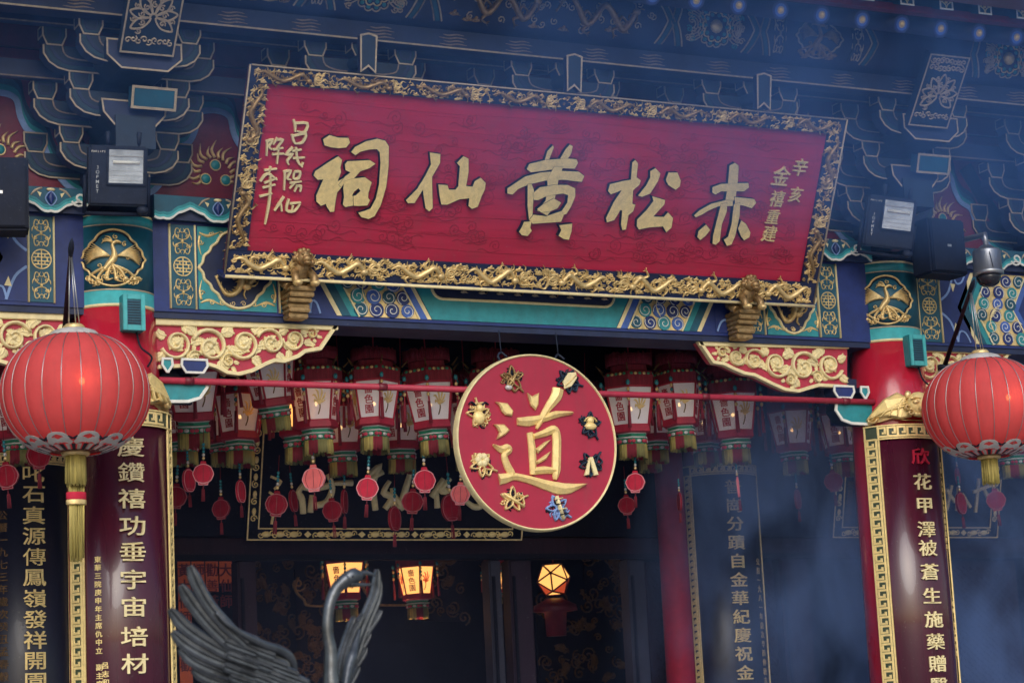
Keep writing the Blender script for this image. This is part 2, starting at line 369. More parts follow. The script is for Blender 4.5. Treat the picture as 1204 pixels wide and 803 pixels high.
# ---------------------------------------------------------------- columns
def phoenix(mb, fr, cx, cz, s, c0=0.0, m='gold', flip=1):
    def T(pts): return [(cx+flip*s*x, cz+s*y) for x, y in pts]
    mb.stroke(T([(-.25, -.35), (-.12, -.18), (.02, .0), (.02, .2), (-.02, .38), (.1, .47), (.22, .42)]), [s*.12, s*.2, s*.21, s*.13, s*.09, s*.11, s*.04], fr, c0, s*.11, m, 'round', 4)
    for i in range(11):
        t = i/10
        mb.stroke(T([(-.1, .05), (-.35-.12*t, .25-.22*t), (-.62-.22*math.sin(t*2.5), .48-.62*t)]), [s*.05, s*.065, s*.012], fr, c0+.0008*i, s*.06, m, 'round', 3)
        mb.stroke(T([(.12, .05), (.36+.1*t, .22-.2*t), (.62+.2*math.sin(t*2.5), .40-.58*t)]), [s*.05, s*.065, s*.012], fr, c0+.0008*i, s*.06, m, 'round', 3)
    for i in range(6):
        t = i/5
        mb.stroke(T([(-.05, -.2), (-.45+.8*t, -.36), (-.7+1.3*t, -.52-.12*math.sin(t*3)), (-.55+1.35*t, -.7+.05*i % .15)]), [s*.08, s*.09, s*.07, s*.02], fr, c0+.001*i, s*.06, m, 'round', 4)
        mb.ell((cx+flip*s*(-.7+1.3*t), cz+s*-.6, c0+s*.03), (s*.07, s*.07, s*.06), m, 8, 5, fr)
    for i in range(3): mb.stroke(T([(-.02, .45), (-.1-.06*i, .6-.05*i), (-.22-.05*i, .62-.1*i)]), [s*.06, s*.05, s*.015], fr, c0, s*.06, m, 'round', 3)
    for i in range(16):
        q = spiral(cx+s*(-.75+.1*i), cz+s*(-.56-.16*math.sin(i*.21*PI/1.05)), s*.09, 1.3, i*2.1, (-1)**i, 10)
        mb.stroke(q, s*.035, fr, c0, s*.05, m, 'round')
    for i in range(9):
        q = spiral(cx+s*.42*math.cos(i*.7), cz+s*(.62*math.sin(i*.7)), s*.08, 1.2, i, 1, 9)
        mb.stroke(q, s*.03, fr, c0, s*.04, m, 'round')
def quatrefoil(cx, cz, rx, rz, n=60, k=.13):
    q = [(1.0, 0), (.90, .13), (.86, .30), (.72, .42), (.66, .55), (.52, .66), (.44, .80), (.28, .93), (0, 1.0)]
    q = q+[(-a, c) for a, c in q[:-1][::-1]]; q = q+[(a, -c) for a, c in q[1:-1][::-1]]
    return [(cx+rx*p.x, cz+rz*p.y) for p in cat(q, 3, True)]
def quatrefoil_plain(cx, cz, rx, rz, n=60, k=.13):
    return [(cx+rx*(1-k+k*math.cos(4*t)*(1) + .06*abs(math.cos(2*t)))*math.cos(t), cz+rz*(1-k+k*math.cos(4*t)+.06*abs(math.cos(2*t)))*math.sin(t)) for t in [2*PI*i/n for i in range(n)]]
def column(x, y, ang, label):
    front = y < 1
    root = empty('column', (x, y, 0), label, 'column', 'red columns of the hall front')
    b = MB(); b.lathe([(.306, 0.18), (.304, 3.6), (.296, 4.15), (CR, 4.67)] if front else [(CR*1.02, 0.18), (CR*1.01, 2.5), (CR, 5.6)], (x, y, 0), 'red', 64); b.build('shaft', root)
    b = MB(); b.lathe([(.42, 0), (.42, .05), (.38, .10), (.34, .18), (.2, .18)], (x, y, 0), 'stone', 40); b.build('base', root)
    if front:
        b = MB()
        q = CR+.006
        b.lathe([(q-.01, 4.67), (q, 4.675), (q, 4.69)], (x, y, 0), 'cream', 64)
        b.lathe([(q, 4.69), (q, 4.775)], (x, y, 0), 'lteal', 64)
        b.lathe([(q+.001, 4.775), (q+.001, 4.785)], (x, y, 0), 'tan', 64)
        b.lathe([(q, 4.785), (q, 5.20)], (x, y, 0), 'teal', 64)
        b.lathe([(q+.001, 5.20), (q+.001, 5.208)], (x, y, 0), 'tan', 64)
        b.lathe([(q, 5.208), (q, 5.27)], (x, y, 0), 'mteal', 64)
        b.lathe([(q+.001, 5.27), (q+.001, 5.285), (q-.02, 5.287)], (x, y, 0), 'cream', 64)
        cap = b.build('capital', root)
        fr0 = FCYL(x, y, CR+.006); sh = ang*CR
        fr = lambda a, bb, c=0.0: fr0(a+sh, bb, c)
        b = MB(); qf = quatrefoil(0, 4.985, .225, .185)
        b.stroke(qf, .016, fr, 0, .016, 'gold', 'round', 0, True)
        b.stroke(quatrefoil(0, 4.985, .212, .172), .010, fr, 0, .006, 'black', 'flat', 0, True)
        phoenix(b, fr, 0, 4.985, .225, .002); b.build('medallion', cap)
    return root
column(-CX, 0, R(-15), 'red front column with teal phoenix capital behind the left red lantern')
column(CX, 0, R(-28), 'red front column with teal phoenix capital beside the right red lantern')
column(-CX, 2.4, 0, 'red inner column behind the navy couplet board at far left')
column(CX-.14, 2.4, 0, 'red inner column behind the navy couplet board in the smoke')
pp = U(795, 700, 2.2); root = empty('pillar', (pp.x, 2.2, 0), 'slim bright red pillar just left of the navy couplet board in the smoke', 'pillar')
b = MB(); b.lathe([(.120, .12), (.118, 5.6)], (pp.x, 2.2, 0), 'pillarred', 32); b.build('shaft', root)
b = MB(); b.lathe([(.2, 0), (.2, .05), (.16, .12), (.1, .12)], (pp.x, 2.2, 0), 'stone', 28); b.build('base', root)

# small teal loudspeaker boxes on the columns
def column_box(x, label):
    yy = -CR-.08
    root = empty('speaker_box', (x, yy, 4.72 if x < 0 else 4.66), label, 'speaker', 'teal boxes on the columns')
    z0 = 4.50 if x < 0 else 4.47
    fr = FY(yy)
    b = MB(); b.bbox((x-.072, yy-.0, z0), (x+.072, yy+.10, z0+.235), 'mteal', .006); b.build('case', root)
    b = MB(); b.bbox((x-.072, yy-.012, z0), (x-.045, yy-.001, z0+.235), 'lteal', .003); b.bbox((x+.045, yy-.012, z0), (x+.072, yy-.001, z0+.235), 'lteal', .003)
    b.bbox((x-.044, yy-.012, z0), (x+.044, yy-.001, z0+.035), 'lteal', .003); b.bbox((x-.044, yy-.012, z0+.20), (x+.044, yy-.001, z0+.235), 'lteal', .003)
    b.build('frame', root)
    b = MB(); b.box((x-.044, yy-.005, z0+.036), (x+.044, yy-.002, z0+.199), 'teal')
    for i in range(9): b.box((x-.042, yy-.009, z0+.045+.017*i), (x+.042, yy-.005, z0+.050+.017*i), 'dteal')
    b.build('grille', root)
    b = MB(); b.tube([(x+.03, yy+.05, z0), (x+.05, yy+.03, z0-.1), (x+.12, yy+.03, z0-.16), (x+.1, yy+.06, z0-.22)], .007, 'black', 6, 5); b.build('cable', root)
column_box(-2.965, 'small teal speaker box on the column by the left red lantern')
column_box(3.045, 'small teal speaker box on the column by the right red lantern')

# ---------------------------------------------------------------- painted lintel beams
def bx(px, py=380): return U(px, py, YF-.004)[0]
def scrolls(mb, fr, x0, x1, z0, z1, m='tan', c=0.0, w=.0055):
    """a mirrored pair of C scrolls with a bud, as painted on the strips"""
    cx, cz = (x0+x1)/2, (z0+z1)/2; hw, hh = (x1-x0)/2, (z1-z0)/2
    for sx in (-1, 1):
        for sz in (-1, 1):
            p = [(cx, cz+sz*hh*.1), (cx+sx*hw*.45, cz+sz*hh*.2), (cx+sx*hw*.75, cz+sz*hh*.55), (cx+sx*hw*.6, cz+sz*hh*.92), (cx+sx*hw*.3, cz+sz*hh*.85), (cx+sx*hw*.32, cz+sz*hh*.6), (cx+sx*hw*.5, cz+sz*hh*.62)]
            mb.stroke(p, [w, w*1.5, w*1.3, w*1.4, w, w, w*1.6], fr, c, .006, m, 'round', 4)
            mb.stroke([(cx+sx*hw*.75, cz+sz*hh*.5), (cx+sx*hw*.92, cz+sz*hh*.3), (cx+sx*hw*.95, cz+sz*hh*.1)], [w, w*1.4, w*.5], fr, c, .006, m, 'round', 3)
    for sx in (-1, 1):
        for sz in (-1, 1):
            mb.stroke(spiral(cx+sx*hw*.55, cz+sz*hh*.36, hw*.22, 1.3, 1, sx*sz, 10), w, fr, c, .005, m, 'round'); mb.stroke([(cx+sx*hw*.1, cz+sz*hh*.95), (cx+sx*hw*.25, cz+sz*hh*.75), (cx, cz+sz*hh*.62)], [w*.4, w*1.5, w], fr, c, .005, m, 'round', 3)
    mb.stroke([(cx, cz-hh*.5), (cx, cz+hh*.5)], [w*.5, w*2.4, w*.5], fr, c, .007, m, 'round')
    mb.ell((cx, cz, c), (hw*.16, hh*.14, .01), m, 10, 6, fr)
def shou(mb, fr, cx, cz, r, m='gold', c=0.0):
    w = r*.12
    mb.stroke(arc(cx, cz, r, 0, 2*PI, 28)[:-1], w, fr, c, .006, m, 'flat', 0, True)
    for y in (-.55, -.2, .2, .55): mb.stroke([(cx-r*math.sqrt(1-y*y)*.85, cz+y*r), (cx+r*math.sqrt(1-y*y)*.85, cz+y*r)], w, fr, c, .006, m)
    mb.stroke([(cx, cz-r*.9), (cx, cz+r*.9)], w, fr, c+.0015, .006, m)
    for sx in (-1, 1):
        mb.stroke([(cx+sx*r*.35, cz-r*.55), (cx+sx*r*.35, cz-r*.2)], w, fr, c+.001, .006, m); mb.stroke([(cx+sx*r*.35, cz+r*.2), (cx+sx*r*.35, cz+r*.55)], w, fr, c+.001, .006, m)
        mb.stroke([(cx+sx*r*.6, cz-r*.2), (cx+sx*r*.6, cz+r*.2)], w, fr, c+.001, .006, m)
def dragon(mb, fr, pts, r, m='gold', c0=0.0, seed=0, legs=True):
    """a relief dragon along a 2D path: scaled body, crest, head with horns and whiskers, clawed legs"""
    rnd = random.Random(seed); P = cat([(p[0], p[1]) for p in pts], 6); n = len(P)
    wd = [r*2*(.25+.75*min(1, i/n*3))*(1 if i < n*.85 else .8) for i in range(n)]
    mb.stroke(P, wd, fr, c0, [x*.7 for x in wd], m, 'round')
    for i in range(1, n-2, 2):
        d = (P[i+1]-P[i-1]).normalized(); q = Vector((-d.y, d.x))
        mb.stroke([P[i]+q*wd[i]*.35, P[i]+q*wd[i]*.85-d*r*.6], [r*.5, r*.08], fr, c0, r*.5, m, 'round')
    h = P[-1]; d = (P[-1]-P[-4]).normalized(); q = Vector((-d.y, d.x))
    mb.ell((h.x+d.x*r*.8, h.y+d.y*r*.8, c0+r*.6), (r*1.4, r*1.1, r*1.0), m, 9, 6, fr)
    for sg in (-1, 1):
        mb.stroke([h+q*sg*r*.6, h+q*sg*r*1.5-d*r*1.2, h+q*sg*r*1.3-d*r*2.6], [r*.5, r*.4, r*.1], fr, c0, r*.8, m, 'round', 3)
        mb.stroke([h+d*r*1.4+q*sg*r*.4, h+d*r*2.8+q*sg*r*1.0, h+d*r*3.2+q*sg*r*2.2], [r*.5, r*.3, r*.1], fr, c0, r*.7, m, 'round', 3)
    if legs:
        for t, sg in ((.35, 1), (.4, -1), (.72, 1), (.76, -1)):
            i = int(n*t); d = (P[i+1]-P[i-1]).normalized(); q = Vector((-d.y, d.x))*sg
            a = P[i]+q*r*.5; k = P[i]+q*r*2.2-d*r*.8; e = P[i]+q*r*2.9+d*r*1.0
            mb.stroke([a, k, e], [r*1.1, r*.8, r*.5], fr, c0, r*.9, m, 'round', 3)
            for j in (-1, 0, 1): mb.stroke([e, e+d*r*1.0+q*j*r*.8], [r*.4, r*.08], fr, c0, r*.6, m, 'round')
def cloud(mb, fr, cx, cz, s, m='pgold', m2='agold', c0=0.0, rnd=random):
    for dx, dz, k in ((0, 0, 1), (-.95, -.25, .75), (.95, -.2, .7), (.1, .65, .65)):
        mb.ell((cx+dx*s, cz+dz*s, c0), (s*.8*k, s*.62*k, s*.6), m, 10, 6, fr)
        mb.ell((cx+dx*s, cz+dz*s, c0+s*.42), (s*.28*k, s*.24*k, s*.24), m2, 7, 4, fr)
    mb.stroke([(cx-s*1.9, cz-s*.4), (cx-s*.5, cz-s*.75), (cx+s*.9, cz-s*.55), (cx+s*2.1, cz-s*.7)], [s*.05, s*.4, s*.4, s*.05], fr, c0, s*.4, m, 'round', 4)
def wisps(mb, fr, cx, cz, s, ang, m='pgold', c0=0.0, n=6, rnd=random):
    for i in range(n):
        a = ang + (i-(n-1)/2)*.28; L = s*(.8+.5*rnd.random()); dx, dz = math.cos(a), math.sin(a); k = .18*(1 if i % 2 else -1)
        mb.stroke([(cx, cz), (cx+dx*L*.35-dz*L*k, cz+dz*L*.35+dx*L*k), (cx+dx*L*.7+dz*L*k, cz+dz*L*.7-dx*L*k), (cx+dx*L, cz+dz*L)], [s*.10, s*.16, s*.12, s*.02], fr, c0, s*.14, m, 'round', 4)
def curlblob(mb, fr, cx, cz, r, m, c0=0.0, d=1):
    mb.prism(arc(cx, cz, r, 0, 2*PI, 14)[:-1], fr, c0, c0+.006, m, .002)
    mb.stroke(spiral(cx, cz, r*.95, 1.35, 1.0+cx*9, d, 20, .15), r*.10, fr, c0+.005, .004, 'white', 'flat')
def strip(parent, x0, x1):
    b = MB(); fr = FY(YF)
    b.box((x0, ZB+.003, 0), (x1, ZT-.003, .006), 'teal', fr)
    for x in (x0, x1): b.stroke([(x, ZB), (x, ZT)], .014, fr, 0.0, .02, 'cream', 'round')
    zm = (ZB+ZT)/2; i0, i1 = min(x0, x1)+.02, max(x0, x1)-.02
    shou(b, fr, (x0+x1)/2, zm, .062, 'gold', .006)
    scrolls(b, fr, i0, i1, zm+.08, ZT-.02, 'gold', .006); scrolls(b, fr, i0, i1, ZB+.02, zm-.08, 'gold', .006)
    return b.build('scroll_strip', parent)
def dragon_panel(parent, x0, x1):
    b = MB(); fr = FY(YF); zm = (ZB+ZT)/2; cx = (x0+x1)/2; hw = (x1-x0)/2
    b.box((x0+.008, ZB+.003, 0), (x1-.008, ZT-.003, .006), 'mteal', fr)
    qf = quatrefoil(cx, zm, hw*.95, .262)
    b.prism(qf, fr, .006, .010, 'navy'); b.stroke(qf, .02, fr, .006, .016, 'cream', 'round', 0, True)
    dragon(b, fr, [(cx-hw*.55, zm-.05), (cx-hw*.3, zm-.17), (cx, zm-.14), (cx+hw*.1, zm-.02), (cx-hw*.2, zm+.06), (cx-hw*.1, zm+.17), (cx+hw*.3, zm+.12), (cx+hw*.45, zm-.02), (cx+hw*.25, zm-.1)], .026, 'gold', .010, 3)
    for sx in (-1, 1):
        for sz in (-1, 1):
            qx, qz = cx+sx*hw*.78, zm+sz*.215
            b.stroke([(qx+sx*.04, qz+sz*.02), (qx-sx*.02, qz), (qx-sx*.1, qz+sz*.03)], [.008, .022, .004], fr, .006, .006, 'gold', 'round', 4)
            for k in range(4): b.stroke(spiral(qx-sx*(.07*k-.03), qz+sz*.015-sz*.06*(k == 0), .02, 1.3, k, sx*sz, 10), .007, fr, .006, .006, 'gold', 'round')
            b.stroke([(qx+sx*.035, qz), (qx+sx*.045, qz-sz*.06), (qx+sx*.03, qz-sz*.13)], [.02, .014, .004], fr, .006, .006, 'gold', 'round', 4)
    return b.build('dragon_panel', parent)
def chev(x0, x1, d):    # band shaped like a "<" when d > 0
    zm = (ZB+ZT)/2; a, c = ZB+.003, ZT-.003
    return [(x0+d, c), (x0, zm), (x0+d, a), (x1+d, a), (x1, zm), (x1+d, c)]
def bands(parent, xs, d, ms, name='chevron_band'):
    for i in range(len(ms)):
        if ms[i] is None: continue
        b = MB(); fr = FY(YF); b.prism(chev(xs[i], xs[i+1], d), fr, 0.0, .004+.001*(i % 2), ms[i]); b.build(name, parent)
def curl_panel(parent, xa, xb, d, rnd):
    b = MB(); fr = FY(YF); zm = (ZB+ZT)/2
    b.prism(chev(xa, xb, d), fr, 0.0, .004, 'gold')
    for x in (xa, xb): b.stroke([(x+d, ZT), (x, zm), (x+d, ZB)], .012, fr, .002, .010, 'cream')
    lo, hi = min(xa, xb), max(xa, xb); rr = .052
    for r in range(6):
        z = ZB+.052+r*.0905; off = abs(d)*(abs(z-zm)/.28)*(1 if d > 0 else -1)
        n = max(3, int((hi-lo)/.092))
        for k in range(n):
            x = lo+.05+k*(hi-lo-.1)/max(1, n-1)+off+(.02 if r % 2 else -.01)
            x = min(max(x, lo+off+.04), hi+off-.04)
            curlblob(b, fr, x, z, rr*(.9+.15*rnd.random()), ('teal', 'royal', 'mteal', 'blue')[(k+r*2) % 4 if rnd.random() < .8 else 1], .004+.0012*((k+r) % 3), 1 if (k+r) % 2 else -1)
    for k in range(5):
        x = (lo+hi)/2+abs(d)*.3*(1 if d > 0 else -1)+(k-2)*.02
        b.stroke(arc(x, zm-.1, .05+.02*k, R(100), R(220), 8), .007, fr, .012, .004, 'cream', 'round')
    return b.build('cloud_curl_panel', parent)
def arches(parent, x0, x1, s):
    b = MB(); fr = FY(YF); b.box((min(x0, x1), ZB+.003, 0), (max(x0, x1), ZT-.003, .004), 'royal', fr)
    zm = (ZB+ZT)/2; L = abs(x1-x0)
    for sz in (-1, 1):
        b.stroke([(x0, zm+sz*.05), (x0+s*L*.3, zm+sz*.12), (x0+s*L*.52, zm+sz*.27)], .018, fr, .004, .003, 'lblue', 'flat', 4)
        b.stroke([(x0+s*L*.95, zm+sz*.27), (x0+s*L*.8, zm+sz*.2), (x0+s*L*.6, zm+sz*.19), (x0+s*L*.5, zm+sz*.27)], .014, fr, .0055, .003, 'lblue', 'flat', 4)
        b.prism([(x0+s*L*.38, zm+sz*.185), (x0+s*L*.46, zm+sz*.12), (x0+s*L*.56, zm+sz*.18)], fr, .004, .008, 'cream')
    return b.build('arch_panel', parent)
def cloud_fringe(x0, x1, label):
    fr = FY(-.2)
    root = empty('cloud_cornice', ((x0+x1)/2, -.2, 5.26), label, 'cornice', 'teal cloud cornices above the lintels')
    b = MB(); b.box((x0, -.20, 5.275), (x1, .1, 5.44), 'navy'); b.build('board', root)
    b = MB(); ph = .37; n0 = math.ceil((x0+2.72)/ph-.5); n1 = math.floor((x1+2.72)/ph+.5)
    d = MB()
    def zf(x):
        t = ((x+2.72)/ph) % 1.0
        return 5.345-.075*(math.cos(2*PI*t)*.5+.5)-.012*abs(math.sin(4*PI*t))
    xs = [x0+(x1-x0)*i/(max(8, int((x1-x0)/.02))) for i in range(max(8, int((x1-x0)/.02))+1)]
    poly = [(x, zf(x)) for x in xs]
    b.prism(poly+[(x, 5.43) for x in xs[::-1]], fr, .001, .03, 'teal')
    for off, m, k in ((.008, 'white', 0), (.024, 'lteal', 1), (.042, 'mteal', 2)): b.stroke([(x, z+off) for x, z in poly], .017, fr, .027+.001*k, .007, m)
    b.build('cloud_edge', root)
    for k in range(n0, n1+1):
        x = -2.72+k*ph
        if x < x0+.06 or x > x1-.06: continue
        d.stroke([(x, 5.315), (x, 5.36), (x, 5.40)], [.004, .055, .006], fr, .03, .02, 'royal', 'round', 5)
        d.stroke(cat([(x, 5.31), (x+.036, 5.355), (x, 5.402), (x-.036, 5.355)], 5, True), .007, fr, .034, .006, 'lblue', 'flat', 0, True)
        d.ell((x, 5.415, .035), (.03, .012, .012), 'cream', 8, 5, fr)
        for sx in (-1, 1): d.prism([(x+sx*.06, 5.39), (x+sx*.09, 5.40), (x+sx*.07, 5.365)], fr, .03, .036, 'cream'); d.stroke([(x+sx*.055, 5.425), (x+sx*.1, 5.405), (x+sx*.13, 5.37)], [.012, .016, .006], fr, .03, .006, 'tan', 'round', 3)
        d.stroke(spiral(x+.185, 5.365, .055, 1.2, R(200), 1, 14), .014, fr, .033, .006, 'white', 'flat')
    d.build('drop_ornament', root)
def lintel(x0, x1, label):
    root = empty('painted_lintel', ((x0+x1)/2, .03, ZB-.06), label, 'beam', 'painted lintel beams')
    b = MB(); b.box((x0, YF+.001, ZB-.02), (x1, .21, ZT+.02), 'royal')
    b.box((x0, YF+.012, ZB-.062), (x1, .20, ZB-.021), 'navy'); b.build('beam', root)
    return root
rnd = random.Random(5)
L = lintel(-CX+.2, CX-.2, 'central painted lintel beam with gilded dragon panels under the name plaque')
strip(L, bx(201, 365), bx(231, 365)); dragon_panel(L, bx(232.5, 365), bx(327, 368))
strip(L, bx(329, 368), bx(349, 368)); arches(L, bx(351), bx(378, 372), 1)
x_ = [bx(388, 350)-.06, bx(397, 350)-.06]; x0 = bx(385, 350)-.085
bands(L, [x0, x0+.035, x0+.10, x0+.155], .15, ['cream', 'teal', 'mteal'])
curl_panel(L, x0+.16, x0+.60, .15, rnd); bands(L, [x0+.605, x0+.66, x0+.69], .15, ['blue', 'cream'])
xr = bx(835, 388)+.075
bands(L, [xr, xr-.035, xr-.10, xr-.155], -.15, ['cream', 'teal', 'mteal'])
curl_panel(L, xr-.16, xr-.60, -.15, rnd); bands(L, [xr-.605, xr-.66, xr-.69], -.15, ['blue', 'cream'])
b = MB(); fr = FY(YF); xa, xb = x0+.85, xr-.85
b.prism([(x0+.845, ZB+.003), (xr-.845, ZB+.003), (xr-.70, (ZB+ZT)/2), (xr-.845, ZT-.003), (x0+.845, ZT-.003), (x0+.70, (ZB+ZT)/2)], fr, 0, .005, 'mteal')
zc0, zc1 = ZB+.15, ZT-.06
rp = [(xa+.08, zc0), (xb-.08, zc0)]+arc(xb-.08, zc0+.08, .08, -PI/2, 0, 5)+[(xb, zc1-.08)]+arc(xb-.08, zc1-.08, .08, 0, PI/2, 5)+[(xa+.08, zc1)]+arc(xa+.08, zc1-.08, .08, PI/2, PI, 5)+arc(xa+.08, zc0+.08, .08, PI, 1.5*PI, 5)
b.prism(rp, fr, .005, .008, 'navy'); b.stroke(rp, .02, fr, .005, .012, 'cream', 'round', 0, True)
for k in range(9):
    x = xa+.16+k*(xb-xa-.32)/8
    if k % 2 == 0: cloud(b, fr, x, zc0+.13, .04, 'agold', 'tan', .008)
    else: dragon(b, fr, [(x-.11, zc0+.12), (x-.06, zc0+.18), (x, zc0+.12), (x+.06, zc0+.17), (x+.11, zc0+.11)], .016, 'agold', .008, k)
    cloud(b, fr, x+.08, zc0+.06, .015, 'tan', 'agold', .008)
b.build('centre_panel', L)
strip(L, bx(988, 396), bx(965, 396)); dragon_panel(L, bx(902, 394), bx(963.5, 396))
strip(L, bx(900, 394), bx(879, 394)); arches(L, bx(876, 393), bx(842, 391), -1)
for sgn, lab in ((-1, 'painted lintel beam of the left bay behind the left lantern'), (1, 'painted lintel beam of the right bay behind the dome camera')):
    e = CX-.2 if sgn > 0 else -CX+.2
    e = sgn*(CX+.2)
    L2 = lintel(min(e, sgn*7.2), max(e, sgn*7.2), lab)
    q0 = bx(1083, 404) if sgn > 0 else bx(64, 358); q1 = bx(1109, 404) if sgn > 0 else bx(34, 357)
    strip(L2, q0, q1); arches(L2, q1+sgn*.01, q1+sgn*.27, sgn)
    s0 = q1+sgn*.16; d = .15*sgn
    bands(L2, [s0, s0+sgn*.035, s0+sgn*.10, s0+sgn*.155], d, ['cream', 'teal', 'mteal'])
    curl_panel(L2, s0+sgn*.16, s0+sgn*.52, d, rnd); bands(L2, [s0+sgn*.525, s0+sgn*.58, s0+sgn*.64, s0+sgn*.68], d, ['blue', 'royal', 'mteal'])
    b = MB(); b.box((min(s0+sgn*.86, sgn*7.1), ZB+.003, 0), (max(s0+sgn*.86, sgn*7.1), ZT-.003, .005), 'mteal', FY(YF)); b.build('end_panel', L2)
cloud_fringe(-2.78, 2.78, 'long teal cloud cornice over the central lintel, mostly behind the plaque')
cloud_fringe(-7.0, -3.22, 'teal cloud cornice above the lintel at far left')
cloud_fringe(3.22, 7.0, 'teal cloud cornice above the lintel behind the dome camera')

# ---------------------------------------------------------------- carved corner boards under the lintel
QY = -.10
def acanthus(mb, fr, p0, ang, L, s, m, c0, curl=1):
    """one leaf: a bent midrib with pairs of rounded lobes"""
    pts = []; a = ang; x, z = p0; st = L/8
    for i in range(9): pts.append((x, z)); x += math.cos(a)*st; z += math.sin(a)*st; a += curl*.16
    mb.stroke(pts, [s*.35, s*.5, s*.45, s*.3, s*.06], fr, c0, s*.30, m, 'round')
    for i in range(1, 8):
        d = Vector(pts[i+1])-Vector(pts[i]); d.normalize(); q = Vector((-d.y, d.x)); k = s*(1.15-.09*i)
        for sg in (-1, 1):
            o = Vector(pts[i]); mb.stroke([o, o+q*sg*k*.50+d*k*.25, o+q*sg*k*.78+d*k*.85], [s*.30, s*.34, s*.02], fr, c0-.001*(i % 2), s*.22, m, 'round', 3)
def inside(p, poly):
    c = False; n = len(poly)
    for i in range(n):
        (x1, y1), (x2, y2) = poly[i-1], poly[i]
        if (y1 > p[1]) != (y2 > p[1]) and p[0] < (x2-x1)*(p[1]-y1)/(y2-y1)+x1: c = not c
    return c
def scroll_vine(mb, fr, x0, z0, items, m, c0, poly=None):
    for cx, cz, r, a0, d in items:
        mb.stroke(spiral(cx, cz, r, 1.35, a0, d, 26, .22), [r*.24, r*.22, r*.18, r*.20, r*.26], fr, c0, .03, m, 'round')
        for k in range(7):
            t = a0 + d*(.2+k*.85); q = r*(1.02-.04*k); L_ = r*(1.05 if k % 2 else .7)
            a_ = t+d*.75
            tip = (cx+q*math.cos(t)+L_*.9*math.cos(a_-d*.5), cz+q*math.sin(t)+L_*.9*math.sin(a_-d*.5))
            if poly and not inside(tip, poly): continue
            acanthus(mb, fr, (cx+q*math.cos(t), cz+q*math.sin(t)), a_, L_, r*.38, m, c0+.004, -d)
        mb.ell((cx, cz, c0+.010), (r*.16, r*.16, .02), m, 10, 6, fr)
        for k in range(4): acanthus(mb, fr, (cx, cz), a0+k*1.6, r*.5, r*.36, m, c0+.003, d)
ql = [(182, 374), (396, 380.5), (376, 410), (358, 413), (350, 419), (333, 425), (322, 424), (312, 428), (296, 436), (280, 440), (266, 438), (255, 432), (246, 429), (182, 432)]
def carved_board(poly, label, vines, sgn):
    fr = FY(QY)
    xs = [p[0] for p in poly]; zs = [p[1] for p in poly]
    root = empty('carved_corner_board', (sum(xs)/len(xs), QY, min(zs)), label, 'carved panel', 'red and gold carved boards under the lintels')
    b = MB(); b.prism(poly, fr, -.09, 0.0, 'cred'); b.build('board', root)
    b = MB(); b.stroke(poly[0:2], .045, lambda a, bb, c=0: fr(a, bb-.026, c), 0.0, .022, 'cream', 'flat')
    b.stroke(poly[1:], .028, fr, -.02, .042, 'cream', 'flat')
    b.build('gilt_edge', root)
    b = MB(); scroll_vine(b, fr, 0, 0, vines, 'cream', 0.001, poly)
    xa, za = poly[0]; 
    b.build('gilt_scrollwork', root)
    return root
def vines_for(poly_px, spec, Y):
    out = []
    for px, py, rp, a0, d in spec:
        c = U(px, py, Y); e = U(px, py-rp, Y); out.append((c.x, c.z, abs(e.z-c.z), R(a0), d))
    return out
qs = [(207, 404, 19, 200, 1), (247, 408, 22, 160, -1), (286, 404, 20, 190, 1), (318, 403, 17, 160, -1), (345, 399, 14, 180, 1), (366, 393, 7, 150, -1), (268, 425, 9, 40, 1), (228, 421, 9, 20, 1)]
PLQ = [XZ(x, y, QY) for x, y in ql]
carved_board(PLQ, 'carved red and gold corner board right of the left column', vines_for(ql, qs, QY), 1)
qr = [(996, 403), (820, 399.5), (838, 426), (850, 428), (862, 434), (874, 439), (886, 441), (896, 446), (908, 452), (922, 458), (938, 460), (951, 456), (962, 453), (996, 455)]
qrs = [(975, 430, 17, 340, -1), (944, 432, 19, 20, 1), (912, 428, 17, 350, -1), (886, 424, 14, 20, 1), (865, 420, 11, 0, -1), (848, 415, 7, 20, 1), (928, 447, 8, 140, -1), (960, 444, 8, 160, -1)]
carved_board([XZ(x, y, QY) for x, y in qr][::1], 'carved red and gold corner board left of the right column', vines_for(qr, qrs, QY), -1)
q3 = [(80, 369), (-130, 362), (-112, 388), (-90, 396), (-60, 404), (-30, 414), (-4, 424), (10, 428), (30, 424), (40, 419), (80, 424)]
q3s = [(55, 395, 19, 340, -1), (16, 397, 20, 20, 1), (-25, 394, 18, 350, -1), (-60, 390, 13, 20, 1), (28, 414, 8, 160, 1)]
carved_board([XZ(x, y, QY) for x, y in q3], 'carved red and gold corner board above the left red lantern', vines_for(q3, q3s, QY), -1)
q4 = [(1074, 406.5), (1187, 410.5), (1178, 426), (1166, 430), (1155, 437), (1142, 441), (1128, 444), (1116, 451), (1104, 455), (1092, 452), (1074, 456)]
q4s = [(1092, 430, 16, 200, 1), (1118, 431, 13, 160, -1), (1142, 427, 10, 190, 1), (1163, 420, 7, 160, -1)]
carved_board([XZ(x, y, QY) for x, y in q4], 'carved red and gold corner board above the right red lantern', vines_for(q4, q4s, QY), 1)

